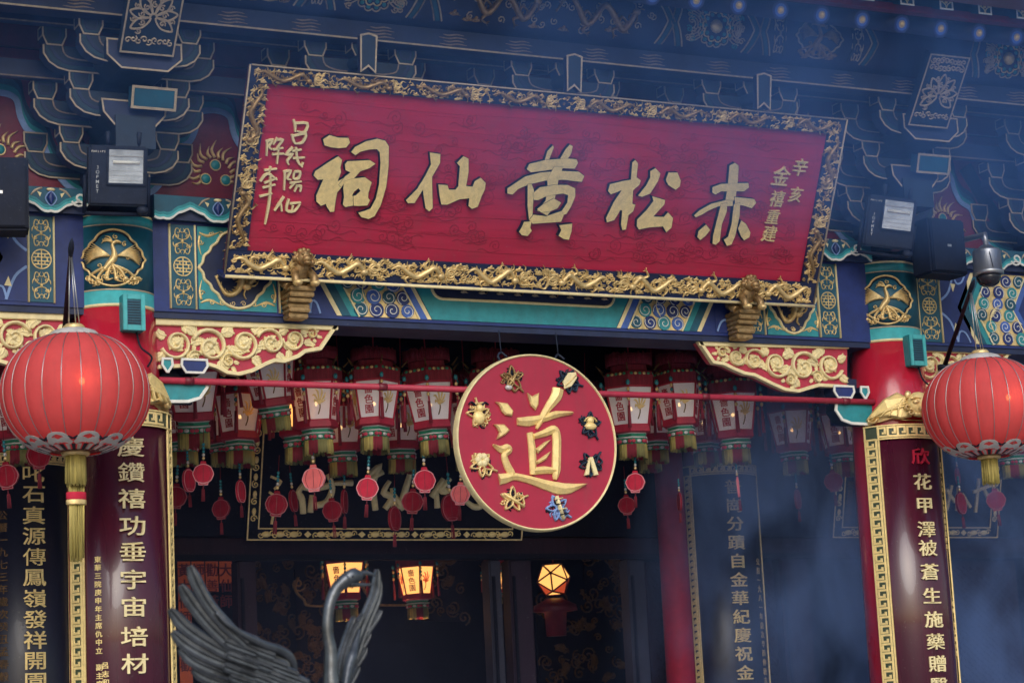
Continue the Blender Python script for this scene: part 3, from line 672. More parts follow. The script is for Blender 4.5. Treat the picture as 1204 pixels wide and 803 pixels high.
# small painted bracket arms below the carved boards
def bracket_arm(sgn, label):
    x0 = sgn*(CX-CR+.01); d = -sgn
    def z(v): return v
    root = empty('timber_corbel', (x0, QY, 4.1), label, 'corbel', 'teal bracket arms on the columns')
    zc = U(240 if sgn < 0 else 950, 462 if sgn < 0 else 487, QY).z
    fr = FY(QY-.04)
    Lx = .31
    poly = [(x0, zc+.085), (x0+d*Lx, zc+.085), (x0+d*(Lx+.01), zc+.03), (x0+d*(Lx-.04), zc-.04), (x0+d*(Lx-.12), zc-.065), (x0, zc-.07)]
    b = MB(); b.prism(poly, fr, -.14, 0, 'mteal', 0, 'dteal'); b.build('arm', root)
    b = MB(); b.stroke(poly[1:], .022, fr, -.01, .014, 'white'); b.build('white_edge', root)
    z0 = zc+.125
    for xa, xb, nm in ((.03, .08, 0), (.16, .315, 1)):
        t = [(x0+d*(xa-.005), z0+.085), (x0+d*(xb+.005), z0+.085), (x0+d*(xb+.01), z0+.045), (x0+d*(xb-.02), z0), (x0+d*(xa+.02), z0), (x0+d*(xa-.01), z0+.045)]
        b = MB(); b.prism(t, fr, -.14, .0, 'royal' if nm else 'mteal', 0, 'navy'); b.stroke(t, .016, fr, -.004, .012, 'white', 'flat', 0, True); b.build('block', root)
    b = MB(); b.box((min(x0, x0+d*.26), QY+.10, zc-.06), (max(x0, x0+d*.26), QY+.14, z0+.17), 'navy'); b.build('backing', root)
bracket_arm(-1, 'teal bracket arm with blue block beside the left column')
bracket_arm(1, 'teal bracket arm with blue block beside the right column')

# red pole carrying the round sign
b = MB(); zp = 4.221
b.tube([(-CX+CR-.02, -.155, zp), (CX-CR+.02, -.155, zp)], .022, 'cred', 12)
for x in (-2.55, -1.2, 1.3, 2.5): b.tube([(x-.03, -.155, zp), (x+.03, -.155, zp)], .026, 'dred', 12)
tag(b.build('hanging_pole'), 'long thin red pole strung between the two front columns', 'pole')

# ================================================================ NAME PLAQUE
PXL, PXR, PY0, PZ0, PHT, PT = -2.34788, 2.16851, -.30775, 4.899, 1.38409, .458657
PO = Vector((PXL, PY0, PZ0)); PV = Vector((0, -math.sin(PT), math.cos(PT))); PN = Vector((0, -math.cos(PT), -math.sin(PT)))
PWD = PXR-PXL
fpl = FP(PO, (1, 0, 0), PV, PN)
def pq(px, py):       # photo pixel -> plaque coordinates
    d = _f + _r*((px-PW/2)/FPX) - _u*((py-PH/2)/FPX)
    s = (PO-CAM).dot(PN)/d.dot(PN); q = CAM+d*s-PO
    return (q.x, q.dot(PV))
plq = empty('name_plaque', PO+Vector((PWD/2, 0, 0)), 'large red plaque with gold characters in a gilded dragon frame', 'plaque')
FW, FB, FT = .155, .20, .135          # frame widths: sides, bottom, top
b = MB(); b.box((.02, .02, -.09), (PWD-.02, PHT-.02, -.03), 'dred', fpl); b.build('backboard', plq)
b = MB(); b.box((FW-.02, FB-.03, -.03), (PWD-FW+.02, PHT-FT+.02, -.012), 'pred', fpl)
rnd = random.Random(11)
for i in range(230):
    cx, cz = rnd.uniform(FW+.1, PWD-FW-.1), rnd.uniform(FB+.07, PHT-FT-.07); s = rnd.uniform(.03, .055); d = rnd.choice((-1, 1))
    b.stroke(spiral(cx, cz, s, 1.5, rnd.random()*6, d, 14), .005, fpl, -.0125, .0035, 'engrave')
    b.stroke([(cx-d*s, cz-s*.6), (cx+d*s*.8, cz-s*1.1), (cx+d*s*2.2, cz-s*.6), (cx+d*s*3, cz-s*.9)], .005, fpl, -.0125, .0035, 'engrave', 'flat', 4)
for i in range(9):
    z = FB+.06+i*.115+rnd.uniform(-.015, .015); q = [(FW+(PWD-2*FW)*k/16, z+.012*math.sin(k*.7+i)) for k in range(17)]; b.stroke(q, .0022, fpl, -.0125, .0025, 'engrave', 'flat')
for i in range(40):
    x, z = rnd.uniform(FW+.1, PWD-FW-.5), rnd.uniform(FB+.05, PHT-FT-.05); b.stroke([(x, z), (x+rnd.uniform(.1, .4), z+rnd.uniform(-.006, .006))], [.001, .0035, .001], fpl, -.0125, .0028, 'cred')
b.build('red_panel', plq)
b = MB(); s3 = .02
for lo, hi in (((0, 0, -.02), (PWD, FB-.03, .012)), ((0, PHT-FT+.02, -.02), (PWD, PHT, .012)), ((0, FB-.028, -.02), (FW-.02, PHT-FT+.018, .012)), ((PWD-FW+.02, FB-.028, -.02), (PWD, PHT-FT+.018, .012))):
    b.box(lo, hi, 'navy', fpl)
b.box((-.012, -.012, -.10), (PWD+.012, .012, .03), 'royal', fpl); b.build('frame', plq)
b = MB(); e = .012
b.stroke([(0, 0), (PWD, 0)], .022, fpl, .03, .014, 'cream', 'round')
for x in (0, PWD): b.stroke([(x, 0.012), (x, PHT)], .012, fpl, .013, .012, 'tan', 'round')
b.stroke([(0.012, PHT-.002), (PWD-.012, PHT-.002)], .012, fpl, .013, .012, 'tan', 'round'); b.build('gilt_moulding', plq)
def frame_side(x0, x1, z0, z1, horiz, seed, name, ma, mc):
    """dragons, flames and clouds carved along one side of the frame"""
    rnd = random.Random(seed); b = MB(); c0 = .011
    L = (x1-x0) if horiz else (z1-z0); Wd = (z1-z0) if horiz else (x1-x0)
    def T(t, q): return (x0+t, z0+q) if horiz else (x0+q, z0+t)
    n = max(1, round(L/.56)); st = L/n
    for k in range(n):
        o = k*st; fl = 1 if k < n/2 else -1
        def Q(t, q): return T(o+(t*st if fl > 0 else (1-t)*st), q*Wd)
        amp = rnd.uniform(.2, .3)
        dragon(b, fpl, [Q(.02, .55), Q(.12, .5+amp), Q(.24, .45), Q(.36, .5-amp), Q(.48, .5), Q(.58, .5+amp), Q(.66, .45)], Wd*.145, ma, c0, seed+k)
        p = Q(.74, .5); wisps(b, fpl, p[0], p[1], Wd*.8, (0 if fl > 0 else PI) + (0 if horiz else PI/2*fl*1), mc, c0, 6, rnd)
        for j in range(16):
            t, q = (j+rnd.random())/16, rnd.choice((.10, .16, .84, .9, .22, .76)); p = Q(t, q); cloud(b, fpl, p[0], p[1], Wd*rnd.uniform(.09, .135), mc, ma, c0, rnd)
        for j in range(34):
            p = Q(rnd.random(), rnd.uniform(.10, .90)); b.stroke(spiral(p[0], p[1], Wd*rnd.uniform(.08, .13), 1.2, rnd.random()*6, rnd.choice((-1, 1)), 10), Wd*.05, fpl, c0, Wd*.07, ma, 'round')
        for j in range(36):
            p = Q(rnd.random(), rnd.uniform(.15, .85)); a = rnd.random()*6.3; s = Wd*.34
            b.stroke([p, (p[0]+s*.5*math.cos(a), p[1]+s*.5*math.sin(a)), (p[0]+s*math.cos(a+.6), p[1]+s*math.sin(a+.6))], [Wd*.07, Wd*.06, Wd*.01], fpl, c0, Wd*.08, mc, 'round', 3)
    return b.build(name, plq)
frame_side(.03, PWD-.03, .02, FB-.035, True, 21, 'dragon_carving', 'gold', 'gold')
frame_side(.03, PWD-.03, PHT-FT+.022, PHT-.012, True, 35, 'dragon_carving', 'agold', 'gold')
frame_side(.012, FW-.022, FB-.02, PHT-FT+.02, False, 47, 'dragon_carving', 'agold', 'gold')
frame_side(PWD-FW+.022, PWD-.012, FB-.02, PHT-FT+.02, False, 59, 'dragon_carving', 'agold', 'gold')
# the five large characters, each traced as brush shapes
def grow(P, e):
    n = len(P); ar = sum(P[i-1][0]*P[i][1]-P[i][0]*P[i-1][1] for i in range(n)); out = []
    for i in range(n):
        a = Vector(P[i])-Vector(P[i-1]); c = Vector(P[(i+1) % n])-Vector(P[i]); t = a.normalized()+c.normalized()
        q = Vector((t.y, -t.x)); q = q.normalized() if q.length > 1e-6 else Vector((a.y, -a.x)).normalized()
        out.append(Vector(P[i])+q*(e if ar > 0 else -e))
    return out
def chars(polys, ox, oy, sc, name='character'):
    b = MB(); k = 0
    for poly in polys:
        pts = [pq(ox+x*sc, oy+y*sc) for x, y in poly]
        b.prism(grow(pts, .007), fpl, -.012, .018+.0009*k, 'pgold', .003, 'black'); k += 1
    return b.build(name, plq)
A = .18272
chars([[(105,130),(145,105),(200,122),(265,122),(273,150),(250,178),(200,182),(150,175),(115,165)],
 [(200,240),(222,262),(210,310),(215,340),(195,400),(240,375),(245,400),(190,470),(180,520),(172,590),(150,592),(130,560),(122,540),(90,552),(62,525),(62,490),(105,385),(70,385),(45,360),(55,335),(130,285)],
 [(285,210),(310,180),(380,145),(450,128),(500,140),(522,175),(520,300),(505,430),(470,550),(430,620),(395,636),(350,625),(330,600),(375,590),(410,575),(445,510),(465,420),(475,280),(470,210),(450,188),(400,190),(340,205),(310,228)],
 [(245,290),(260,272),(330,270),(400,265),(438,285),(400,310),(340,330),(300,375),(270,385),(215,430),(205,420),(245,370),(280,340),(250,325)],
 [(240,400),(290,385),(370,375),(412,405),(390,470),(388,505),(400,520),(385,550),(330,552),(300,552),(298,494),(315,490),(345,460),(330,440),(300,460),(285,490),(290,495),(292,552),(245,560),(232,545),(240,500),(235,440)]], 360, 140, A)
chars([[(790,215),(855,225),(852,280),(800,370),(800,400),(805,570),(785,588),(765,570),(750,470),(745,450),(690,535),(650,535),(638,520),(710,450),(760,370),(800,290)],
 [(845,420),(900,425),(910,455),(955,455),(975,430),(985,300),(965,280),(1005,240),(1035,255),(1035,340),(1020,430),(1065,435),(1080,400),(1115,378),(1145,410),(1140,450),(1120,490),(1095,560),(1060,572),(1040,555),(1045,505),(980,510),(900,545),(865,545),(855,490)]], 360, 140, A)
chars([[(325,210),(345,150),(375,115),(380,125),(350,200),(345,220)], [(425,195),(460,140),(485,110),(502,120),(490,165),(465,205)],
 [(210,265),(225,235),(330,210),(460,200),(525,205),(535,225),(515,260),(430,255),(330,270),(235,282)],
 [(85,390),(110,375),(200,315),(300,290),(440,280),(540,285),(575,310),(560,345),(450,330),(330,335),(220,360),(150,390),(115,425),(85,420)],
 [(385,250),(440,250),(408,330),(392,420),(368,520),(338,560),(275,530),(330,470),(345,400),(342,330)],
 [(215,365),(235,360),(250,400),(245,480),(240,560),(250,600),(225,600),(215,500)],
 [(255,460),(250,420),(290,385),(380,370),(470,370),(515,390),(515,440),(490,500),(460,550),(430,560),(430,540),(470,480),(475,430),(440,418),(380,425),(320,440),(280,460)],
 [(275,520),(310,495),(380,455),(425,480),(400,515),(360,530),(300,540)], [(225,590),(250,560),(330,570),(430,535),(440,560),(425,600),(330,605),(245,612)],
 [(190,605),(235,600),(225,640),(235,660),(210,690),(175,685),(158,665),(175,640)], [(415,625),(495,615),(490,660),(475,715),(445,710),(412,690),(430,655)]], 580, 150, A)
chars([[(890,225),(905,208),(920,230),(912,320),(940,340),(930,365),(890,400),(885,490),(905,495),(890,535),(860,560),(845,650),(825,655),(818,620),(825,530),(810,525),(770,590),(725,605),(722,580),(770,480),(820,400),(750,425),(735,405),(745,365),(830,345),(880,335)],
 [(1005,280),(1035,262),(1065,295),(1050,340),(1000,420),(950,440),(925,435),(980,370),(1005,320)], [(1120,290),(1175,290),(1195,340),(1190,375),(1165,395),(1120,365),(1105,335)],
 [(1015,440),(1095,465),(1090,490),(1020,570),(1090,575),(1115,545),(1145,580),(1135,640),(1105,668),(1085,630),(1000,635),(930,650),(918,630),(920,590),(980,530),(1025,470)]], 580, 150, A)
chars([[(462,150),(495,130),(522,150),(515,250),(500,370),(480,400),(430,400),(450,300)], [(340,300),(400,280),(590,272),(595,300),(560,325),(400,325),(360,348),(340,335)],
 [(210,498),(250,465),(330,420),(430,395),(480,395),(480,430),(380,430),(310,460),(260,490),(220,508)], [(495,370),(570,380),(630,385),(645,410),(615,445),(560,425),(500,420)],
 [(400,420),(440,410),(435,470),(400,560),(385,680),(360,702),(340,695),(345,640),(375,520)], [(490,420),(530,410),(525,500),(495,640),(470,700),(440,710),(420,670),(450,650),(475,560)],
 [(290,565),(318,600),(285,640),(250,668),(232,650),(240,610)], [(540,535),(570,560),(602,620),(595,650),(560,670),(540,640),(520,590)]], 780, 170, .16611)
b = MB()
for st in ([(295,112),(305,150),(305,190)], [(300,135),(380,135),(365,190),(315,185)], [(285,205),(295,245),(305,262)], [(290,215),(370,200),(350,255),(300,262)],
 [(290,285),(250,330),(285,330),(255,370),(265,395)], [(285,310),(345,300)], [(310,285),(320,370),(350,410)], [(290,355),(365,350)], [(355,380),(345,408)],
 [(230,440),(275,435),(255,480),(280,490)], [(240,440),(235,555)], [(300,440),(335,440),(325,480),(295,480),(300,440)], [(270,510),(345,500)], [(300,510),(270,545)], [(320,520),(300,565)], [(310,530),(340,530),(335,565)],
 [(235,595),(205,640),(175,685)], [(215,640),(220,688)], [(265,610),(250,680),(300,685),(335,640)], [(270,640),(340,632)], [(290,650),(285,680)],
 [(120,250),(160,240),(140,280),(160,300)], [(130,250),(125,340)], [(195,225),(165,270)], [(185,240),(225,240),(190,290)], [(165,300),(230,290)], [(160,330),(235,325)], [(200,280),(190,390)],
 [(110,430),(190,420)], [(150,405),(140,450)], [(85,500),(130,450),(190,490)], [(110,510),(190,480)], [(100,540),(180,520)], [(80,595),(160,575)], [(150,450),(145,600),(130,700),(115,770)]):
    b.stroke([pq(290+x*.1869, 120+y*.1869) for x, y in st], [.015, .018, .010], fpl, -.012+.0004*(len(b.f) % 7), .020, 'cream', 'flat', 3 if len(st) > 2 else 0)
b.build('inscription', plq)
b = MB()
for ch, px, py, s in (('辛', 941, 197, .135), ('亥', 936, 229, .12), ('金', 919, 207, .155), ('禧', 914, 234, .125), ('重', 909, 255, .115), ('建', 905, 275, .125)):
    x, z = pq(px, py); b.text(ch, x, z, s, fpl, -.012, .018, 'pgold', .004, .95, .15)
b.build('inscription', plq)
# gilded lion supports holding the foot of the plaque
def lion_support(px0, px1, py, label):
    c = U((px0+px1)/2, py, -.36); x = c.x; zb = U(px0, 374 if px0 < 500 else 398, -.25).z
    root = empty('lion_support', (x, -.2, zb), label, 'carving', 'gilded lion supports of the plaque')
    w = .068; b = MB(); o = Vector((x, -.15, zb))
    for i, (d, h, z) in enumerate(((.12, .035, 0), (.15, .03, .036), (.13, .03, .067), (.17, .03, .098), (.20, .035, .129), (.22, .03, .165))):
        b.bbox((x-w-.004*i, -.15-d, zb+z), (x+w+.004*i, -.15, zb+z+h), 'agold', .006)
    b.build('stepped_base', root)
    b = MB(); zz = zb+.20
    b.tube([(x, -.17, zz), (x, -.26, zz+.04), (x, -.33, zz+.10), (x, -.36, zz+.17)], [.05, .06, .058, .05], 'agold', 14, 4, True, (1.1, .9))
    b.ell((x, -.40, zz+.175), (.056, .058, .058), 'agold', 14, 9); b.ell((x, -.455, zz+.155), (.034, .034, .026), 'agold', 12, 8); b.ell((x, -.47, zz+.128), (.03, .022, .012), 'agold', 10, 6)
    for sx in (-1, 1):
        b.ell((x+sx*.026, -.45, zz+.190), (.011, .012, .011), 'agold', 8, 6); b.ell((x+sx*.05, -.41, zz+.19), (.012, .014, .016), 'agold', 8, 6)
        b.tube([(x+sx*.05, -.34, zz+.1), (x+sx*.065, -.40, zz+.05), (x+sx*.06, -.41, zz+.0)], [.03, .026, .03], 'agold', 10, 4)
        b.ell((x+sx*.06, -.43, zz+.0), (.032, .04, .022), 'gold', 10, 6)
        b.tube([(x+sx*.06, -.2, zz+.06), (x+sx*.085, -.26, zz+.03), (x+sx*.075, -.30, zz+.0)], [.045, .035, .03], 'agold', 10, 4)
    rnd = random.Random(3)
    for i in range(44):
        a = rnd.uniform(-.7, PI+.7); q = rnd.uniform(.045, .068)
        b.ell((x+q*math.cos(a), -.385+rnd.uniform(-.03, .06), zz+.17+q*math.sin(a)*.9), (.02, .02, .02), 'agold', 7, 5)
    b.tube([(x, -.17, zz+.02), (x, -.2, zz+.16), (x-.02, -.24, zz+.2)], [.03, .04, .012], 'agold', 9, 4)
    b.build('lion', root)
lion_support(340, 373, 350, 'gilded lion support on a stepped base under the left end of the plaque')
lion_support(866, 899, 375, 'gilded lion support on a stepped base under the right end of the plaque')

# ================================================================ ROUND SIGN
DY = -.24; dc = U(632, 519.5, DY); DRD = .615
fd = FY(DY)
def dq(px, py): return XZ(px, py, DY)
disc = empty('round_sign', (dc.x, DY, dc.z-DRD), 'round red sign with a gold character and eight emblems on the pole', 'sign')
b = MB(); b.prism(arc(dc.x, dc.z, DRD-.01, 0, 2*PI, 72)[:-1], fd, -.05, 0, 'discred'); b.build('panel', disc)
b = MB(); b.stroke(arc(dc.x, dc.z, DRD-.012, 0, 2*PI, 90)[:-1], .025, fd, -.045, .060, 'cream', 'round', 0, True); b.build('rim', disc)
b = MB(); E_ = .2742
for i, poly in enumerate(([(188,228),(240,235),(265,268),(258,290),(230,285),(215,270),(205,245)], [(180,325),(225,325),(250,350),(230,370),(195,388),(205,360),(195,340)],
 [(325,190),(345,205),(375,190),(372,240),(360,265),(340,245)], [(360,430),(400,400),(425,390),(400,420),(370,450)], [(360,485),(395,460),(425,440),(405,475),(370,495)])):
    b.prism([dq(530+x*E_, 410+y*E_) for x, y in poly], fd, 0, .026, 'pgold', .010, 'gold')
for pts, wd in (([(178,412),(215,432),(240,424),(248,436),(228,458),(240,500),(258,535),(252,550)], [6, 26, 24, 22, 22, 26, 28, 20]),
 ([(205,560),(230,556),(270,548),(330,560),(400,582),(460,598),(510,598),(578,580)], [38, 34, 24, 26, 34, 42, 34, 2]),
 ([(458,172),(450,205),(412,258),(385,305),(365,345)], [42, 40, 26, 22, 8]), ([(282,312),(330,312),(400,298),(450,282),(518,276)], [24, 34, 24, 24, 10]),
 ([(338,360),(346,420),(350,480),(350,540)], [22, 26, 26, 20]), ([(352,378),(400,362),(440,348),(452,380),(452,450),(450,520),(444,562)], [16, 24, 30, 32, 32, 32, 12]),
 ([(350,526),(400,520),(450,524)], [24, 26, 20])):
    b.stroke([dq(530+x*E_, 410+y*E_) for x, y in pts], [q*1.28*E_/168 for q in wd], fd, .0+.0005*len(b.f) % .003, .034, 'pgold', 'ridge', 5)
b.build('character', disc)
def emblem(px, py, kind, m1, m2, rot=0.0):
    cx, cz = dq(px, py); rnd = random.Random(px); b = MB()
    for k in range(14):
        a = rnd.random()*6.3; q = rnd.uniform(.03, .075); b.stroke(spiral(cx+q*math.cos(a), cz+q*math.sin(a), rnd.uniform(.016, .028), 1.2, a, rnd.choice((-1, 1)), 9), .010, fd, -.002, .014, 'black' if k % 2 else m1, 'round')
    for k in range(5):
        a = rot+k*2*PI/5; q = .042
        b.stroke(cat([(cx+.01*math.cos(a), cz+.01*math.sin(a)), (cx+q*math.cos(a-.5), cz+q*math.sin(a-.5)), (cx+.085*math.cos(a), cz+.085*math.sin(a)), (cx+q*math.cos(a+.5), cz+q*math.sin(a+.5))], 4, True), .015, fd, .001*k, .02, m1, 'round', 0, True)
    b.stroke([(cx+.05*math.cos(rot+4), cz+.05*math.sin(rot+4)), (cx+.09*math.cos(rot+4.4), cz+.09*math.sin(rot+4.4)), (cx+.08*math.cos(rot+4.9), cz+.08*math.sin(rot+4.9)), (cx+.12*math.cos(rot+5), cz+.12*math.sin(rot+5))], .016, fd, .006, .016, m1, 'round', 4)
    c0 = .012
    if kind == 'gourd':
        b.ell((cx, cz-.02, c0), (.045, .05, .03), m2, 12, 8, fd); b.ell((cx+.01, cz+.045, c0), (.03, .03, .026), m2, 12, 8, fd)
        for s in (-1, 1): b.stroke([(cx+s*.02, cz+.06), (cx+s*.05, cz+.085), (cx+s*.075, cz+.07)], [.016, .014, .008], fd, c0, .016, 'black', 'round', 3)
    elif kind == 'fan':
        b.prism([(cx-.035, cz-.06), (cx-.045, cz-.01), (cx+.0, cz+.055), (cx+.06, cz+.06), (cx+.065, cz+.02), (cx+.02, cz-.04)], fd, c0, c0+.016, m2, .004); b.stroke([(cx+.06, cz+.04), (cx-.03, cz-.04)], .008, fd, c0+.014, .008, 'gold', 'round')
    elif kind == 'tablets':
        for s in (-1, 1): b.prism([(cx+s*.008, cz+.05), (cx+s*.035+.01, cz-.075), (cx+s*.035-.025, cz-.08), (cx+s*.0-.018, cz+.045)], fd, c0+.003*s, c0+.02+.003*s, m2, .004)
    elif kind == 'lotus':
        for k in range(6): b.ell((cx+.03*math.cos(k*1.05), cz+.03+.026*math.sin(k*1.05), c0), (.026, .026, .02), m2, 9, 6, fd)
    elif kind == 'flute':
        b.stroke([(cx-.07, cz+.035), (cx+.08, cz-.05)], .022, fd, c0, .022, m2, 'round')
    elif kind == 'drum':
        b.stroke([(cx-.01, cz+.08), (cx+.035, cz-.08)], [.028, .036, .03], fd, c0, .028, m2, 'round')
        for k in range(4): b.stroke([(cx-.03+.012*k, cz+.055-.035*k), (cx+.03+.012*k, cz+.065-.035*k)], .010, fd, c0+.018, .012, 'black' if k % 2 else m2, 'round')
    elif kind == 'basket':
        b.ell((cx, cz-.015, c0), (.05, .028, .026), m2, 12, 6, fd); b.ell((cx, cz+.025, c0), (.03, .03, .024), m2, 10, 6, fd); b.stroke(arc(cx, cz, .05, R(20), R(160), 8), .009, fd, c0, .02, m2, 'round')
    elif kind == 'sword':
        b.stroke([(cx-.04, cz-.06), (cx+.04, cz+.05)], [.018, .012, .004], fd, c0, .018, m2, 'round'); b.stroke([(cx-.03, cz-.005), (cx+.0, cz-.035)], .014, fd, c0, .02, m2, 'round')
        b.ell((cx-.035, cz-.065, c0), (.028, .02, .02), 'silver', 9, 6, fd)
    b.build('emblem', disc)
emblem(602, 445, 'sword', 'agold', 'gold', .4); emblem(667, 448, 'fan', 'dteal', 'cream', 1.0); emblem(693, 499, 'basket', 'dteal', 'pgold', .2); emblem(694, 546, 'tablets', 'dteal', 'cream', 2.1)
emblem(655, 597, 'drum', 'lblue', 'cream', .7); emblem(602, 587, 'flute', 'gold', 'pgold', 1.5); emblem(566, 546, 'lotus', 'gold', 'cream', .9); emblem(562, 488, 'gourd', 'gold', 'pgold', 3.0)
b = MB()
for s in (-1, 1):
    x = dc.x+s*.22; z = dc.z+math.sqrt(DRD**2-.22**2)-.015
    b.tube(cat([(x, DY+.03, z-.02), (x-.035, DY+.03, z+.03), (x, DY+.05, z+.065), (x+.035, DY+.03, z+.03)], 5), .008, 'gunmetal', 6)
    b.tube([(x, DY+.05, z+.06), (x, DY+.07, 4.64)], .004, 'gunmetal', 5)
b.build('hook', disc)

# ================================================================ COUPLET BOARDS
def couplet(x, y, rad, hw, ztop, zbot, face, border, label, group, keyw=.105, top_key=True, ornament=False, wide=True):
    root = empty('couplet_board', (x, y-rad, zbot), label, 'couplet board', group)
    fr = FCYL(x, y, rad); n = 40
    b = MB(); vs = []; fs = []
    for i in range(n+1):
        a = -hw+2*hw*i/n
        for z, c in ((zbot, 0), (zbot, .028), (ztop, .028), (ztop, 0)): vs.append(fr(a, z, c))
    for i in range(n):
        for k in range(4): fs.append((i*4+k, i*4+(k+1) % 4, (i+1)*4+(k+1) % 4, (i+1)*4+k))
    b.add(vs, fs, face, True); b.build('board', root)
    # Greek key border: a meander in gold over a green ground, with thin gold lines on both sides
    b = MB()
    def band(a0, a1, z0, z1, m, c0, c1):
        st = max(1, int(abs(a1-a0)/.02)); q = [a0+(a1-a0)*i/st for i in range(st+1)]
        vs = [fr(a, z, c) for a in q for z, c in ((z0, c0), (z0, c1), (z1, c1), (z1, c0))]
        b.add(vs, [(i*4+k, i*4+(k+1) % 4, (i+1)*4+(k+1) % 4, (i+1)*4+k) for i in range(st) for k in range(4)], m)
    kw = keyw
    for s in (-1, 1):
        band(s*(hw-kw), s*hw, zbot, ztop, border, .0285, .036)
        for e in (hw-.006, hw-kw): b.stroke([(s*e, zbot), (s*e, ztop)], .011, fr, .034, .010, 'pgold')
        u = kw*.62; k = 0; z = ztop-kw
        a0, a1 = hw-kw+.018, hw-.022
        m_ = (a1-a0)
        while z > zbot+u and k < 80:
            P = [(s*a0, z), (s*a1, z), (s*a1, z-u*.72), (s*(a0+m_*.38), z-u*.72), (s*(a0+m_*.38), z-u*.4)]
            b.stroke(P, .0155, fr, .035, .006, 'pgold'); b.stroke([(s*a0, z), (s*a0, z-u)], .0155, fr, .0355, .006, 'pgold')
            z -= u*1.0; k += 1
    if top_key:
        band(-hw+kw, hw-kw, ztop-kw, ztop, border, .0285, .036)
        for e in (ztop-.006, ztop-kw): b.stroke([(a, e) for a in [-hw+.0+2*hw*i/30 for i in range(31)]], .010, fr, .0345, .010, 'pgold')
        u = kw*.62; a = -hw+kw; z0, z1 = ztop-kw+.018, ztop-.022; m_ = z1-z0
        while a < hw-kw-u:
            b.stroke([(a, z0), (a, z1), (a+u*.72, z1), (a+u*.72, z0+m_*.38), (a+u*.4, z0+m_*.38)], .0155, fr, .035, .006, 'pgold'); b.stroke([(a, z0), (a+u, z0)], .0155, fr, .0355, .006, 'pgold')
            a += u
    b.build('key_border', root)
    return root, fr
def column_text(root, fr, txt, x_px, ys, Y, size, m, a_shift, c0=.029, name='character', off=.016, sx=1.0, h=.008):
    for ch, py in zip(txt, ys):
        z = U(x_px, py, Y).z; b = MB(); b.text(ch, a_shift, z, size, fr, c0, h, m, off, sx); b.build(name, root)
def small_text(root, fr, txt, a, z0, dz, size, m, c0=.029):
    for i, ch in enumerate(txt):
        if ch != ' ': b = MB(); b.text(ch, a, z0-i*dz, size, fr, c0, .004, m, .014); b.build('small_character', root)
def bat_ornament(root, x, y, rad, zt, ang=0.0):
    fr0 = FCYL(x, y, rad); fr = lambda a, bb, c=0.0: fr0(a, bb, c)
    b = MB()
    b.prism([(-.38, zt), (-.39, zt+.02), (-.33, zt+.07), (-.18, zt+.05), (-.1, zt+.03), (.1, zt+.03), (.18, zt+.05), (.33, zt+.07), (.39, zt+.02), (.38, zt)], fr, .0, .03, 'gold', .006)
    for s in (-1, 1):
        wing = [(s*.05, zt+.05), (s*.08, zt+.20), (s*.14, zt+.235), (s*.23, zt+.19), (s*.31, zt+.11), (s*.37, zt+.045), (s*.2, zt+.06), (s*.13, zt+.035)]
        b.prism(wing, fr, .01, .05, 'pgold', .012, 'gold')
        for k in range(4): b.stroke([(s*.09, zt+.19-.02*k), (s*(.13+.035*k), zt+.14-.015*k), (s*(.15+.055*k), zt+.055)], [.02, .02, .008], fr, .045, .018, 'pgold', 'round', 4)
        b.stroke(spiral(s*.32, zt+.052, .038, 1.3, 0, s, 14), .016, fr, .02, .03, 'gold', 'round')
    b.ell((0, zt+.14, .05), (.085, .095, .07), 'pgold', 16, 10, fr); b.ell((0, zt+.10, .11), (.035, .028, .03), 'gold', 12, 8, fr)
    for s in (-1, 1):
        b.ell((s*.04, zt+.15, .10), (.024, .022, .024), 'gold', 10, 7, fr); b.ell((s*.07, zt+.21, .05), (.024, .034, .02), 'gold', 9, 6, fr)
        b.stroke(spiral(s*.085, zt+.12, .03, 1.2, 1, s, 10), .016, fr, .06, .03, 'gold', 'round'); b.stroke(spiral(s*.075, zt+.075, .026, 1.2, 2, s, 10), .014, fr, .07, .03, 'gold', 'round')
        b.stroke([(s*.015, zt+.175), (s*.05, zt+.185), (s*.075, zt+.17)], [.012, .018, .008], fr, .105, .016, 'pgold', 'round', 3)
    for k in range(5): b.ell((-.04+.02*k, zt+.062, .085), (.013, .016, .014), 'pgold', 7, 5, fr)
    b.build('bat_ornament', root)
RB = .315
G1 = 'curved couplet boards on the columns'
zt_ = 4.035
rt, fr = couplet(CX, 0, RB, .39, zt_, 1.2, 'maroon', 'keyground', 'maroon couplet board with a gold bat on top, right front column', G1)
bat_ornament(rt, CX, 0, RB, zt_)
ys = [536, 566, 594, 622, 644, 672, 700, 728, 754, 780, 806]; xs_ = [1069, 1072, 1076, 1080, 1082, 1084, 1087, 1089, 1092, 1094, 1096]
for ch, px, py in zip('欣花甲澤被蒼生施藥贈醫', xs_, ys):
    b = MB(); z = U(px, py, -RB-.03).z; b.text(ch, -.005, z, .125, fr, .024, .018, 'charm' if ch == '欣' else 'cream', .009, 1.2); b.build('character', rt)
small_text(rt, fr, '公曆一九八一年辛酉仲春吉旦立', .235, U(1105, 545, -.3).z, .047, .04, 'pgold')
small_text(rt, fr, '一九八一年五月重修', .285, U(1120, 700, -.3).z, .052, .04, 'pgold')
rt, fr = couplet(-CX, 0, RB, .39, U(140, 492, -.3).z+.06, 1.2, 'maroon', 'keyground', 'maroon couplet board under the left red lantern', G1)
bat_ornament(rt, -CX, 0, RB, U(140, 492, -.3).z+.06)
for ch, py in zip('慶鑽禧功垂宇宙培材', [525, 555, 586, 618, 648, 681, 713, 748, 780]):
    b = MB(); z = U(150, py, -RB-.03).z; b.text(ch, .0, z, .13, fr, .024, .018, 'cream', .009, 1.25); b.build('character', rt)
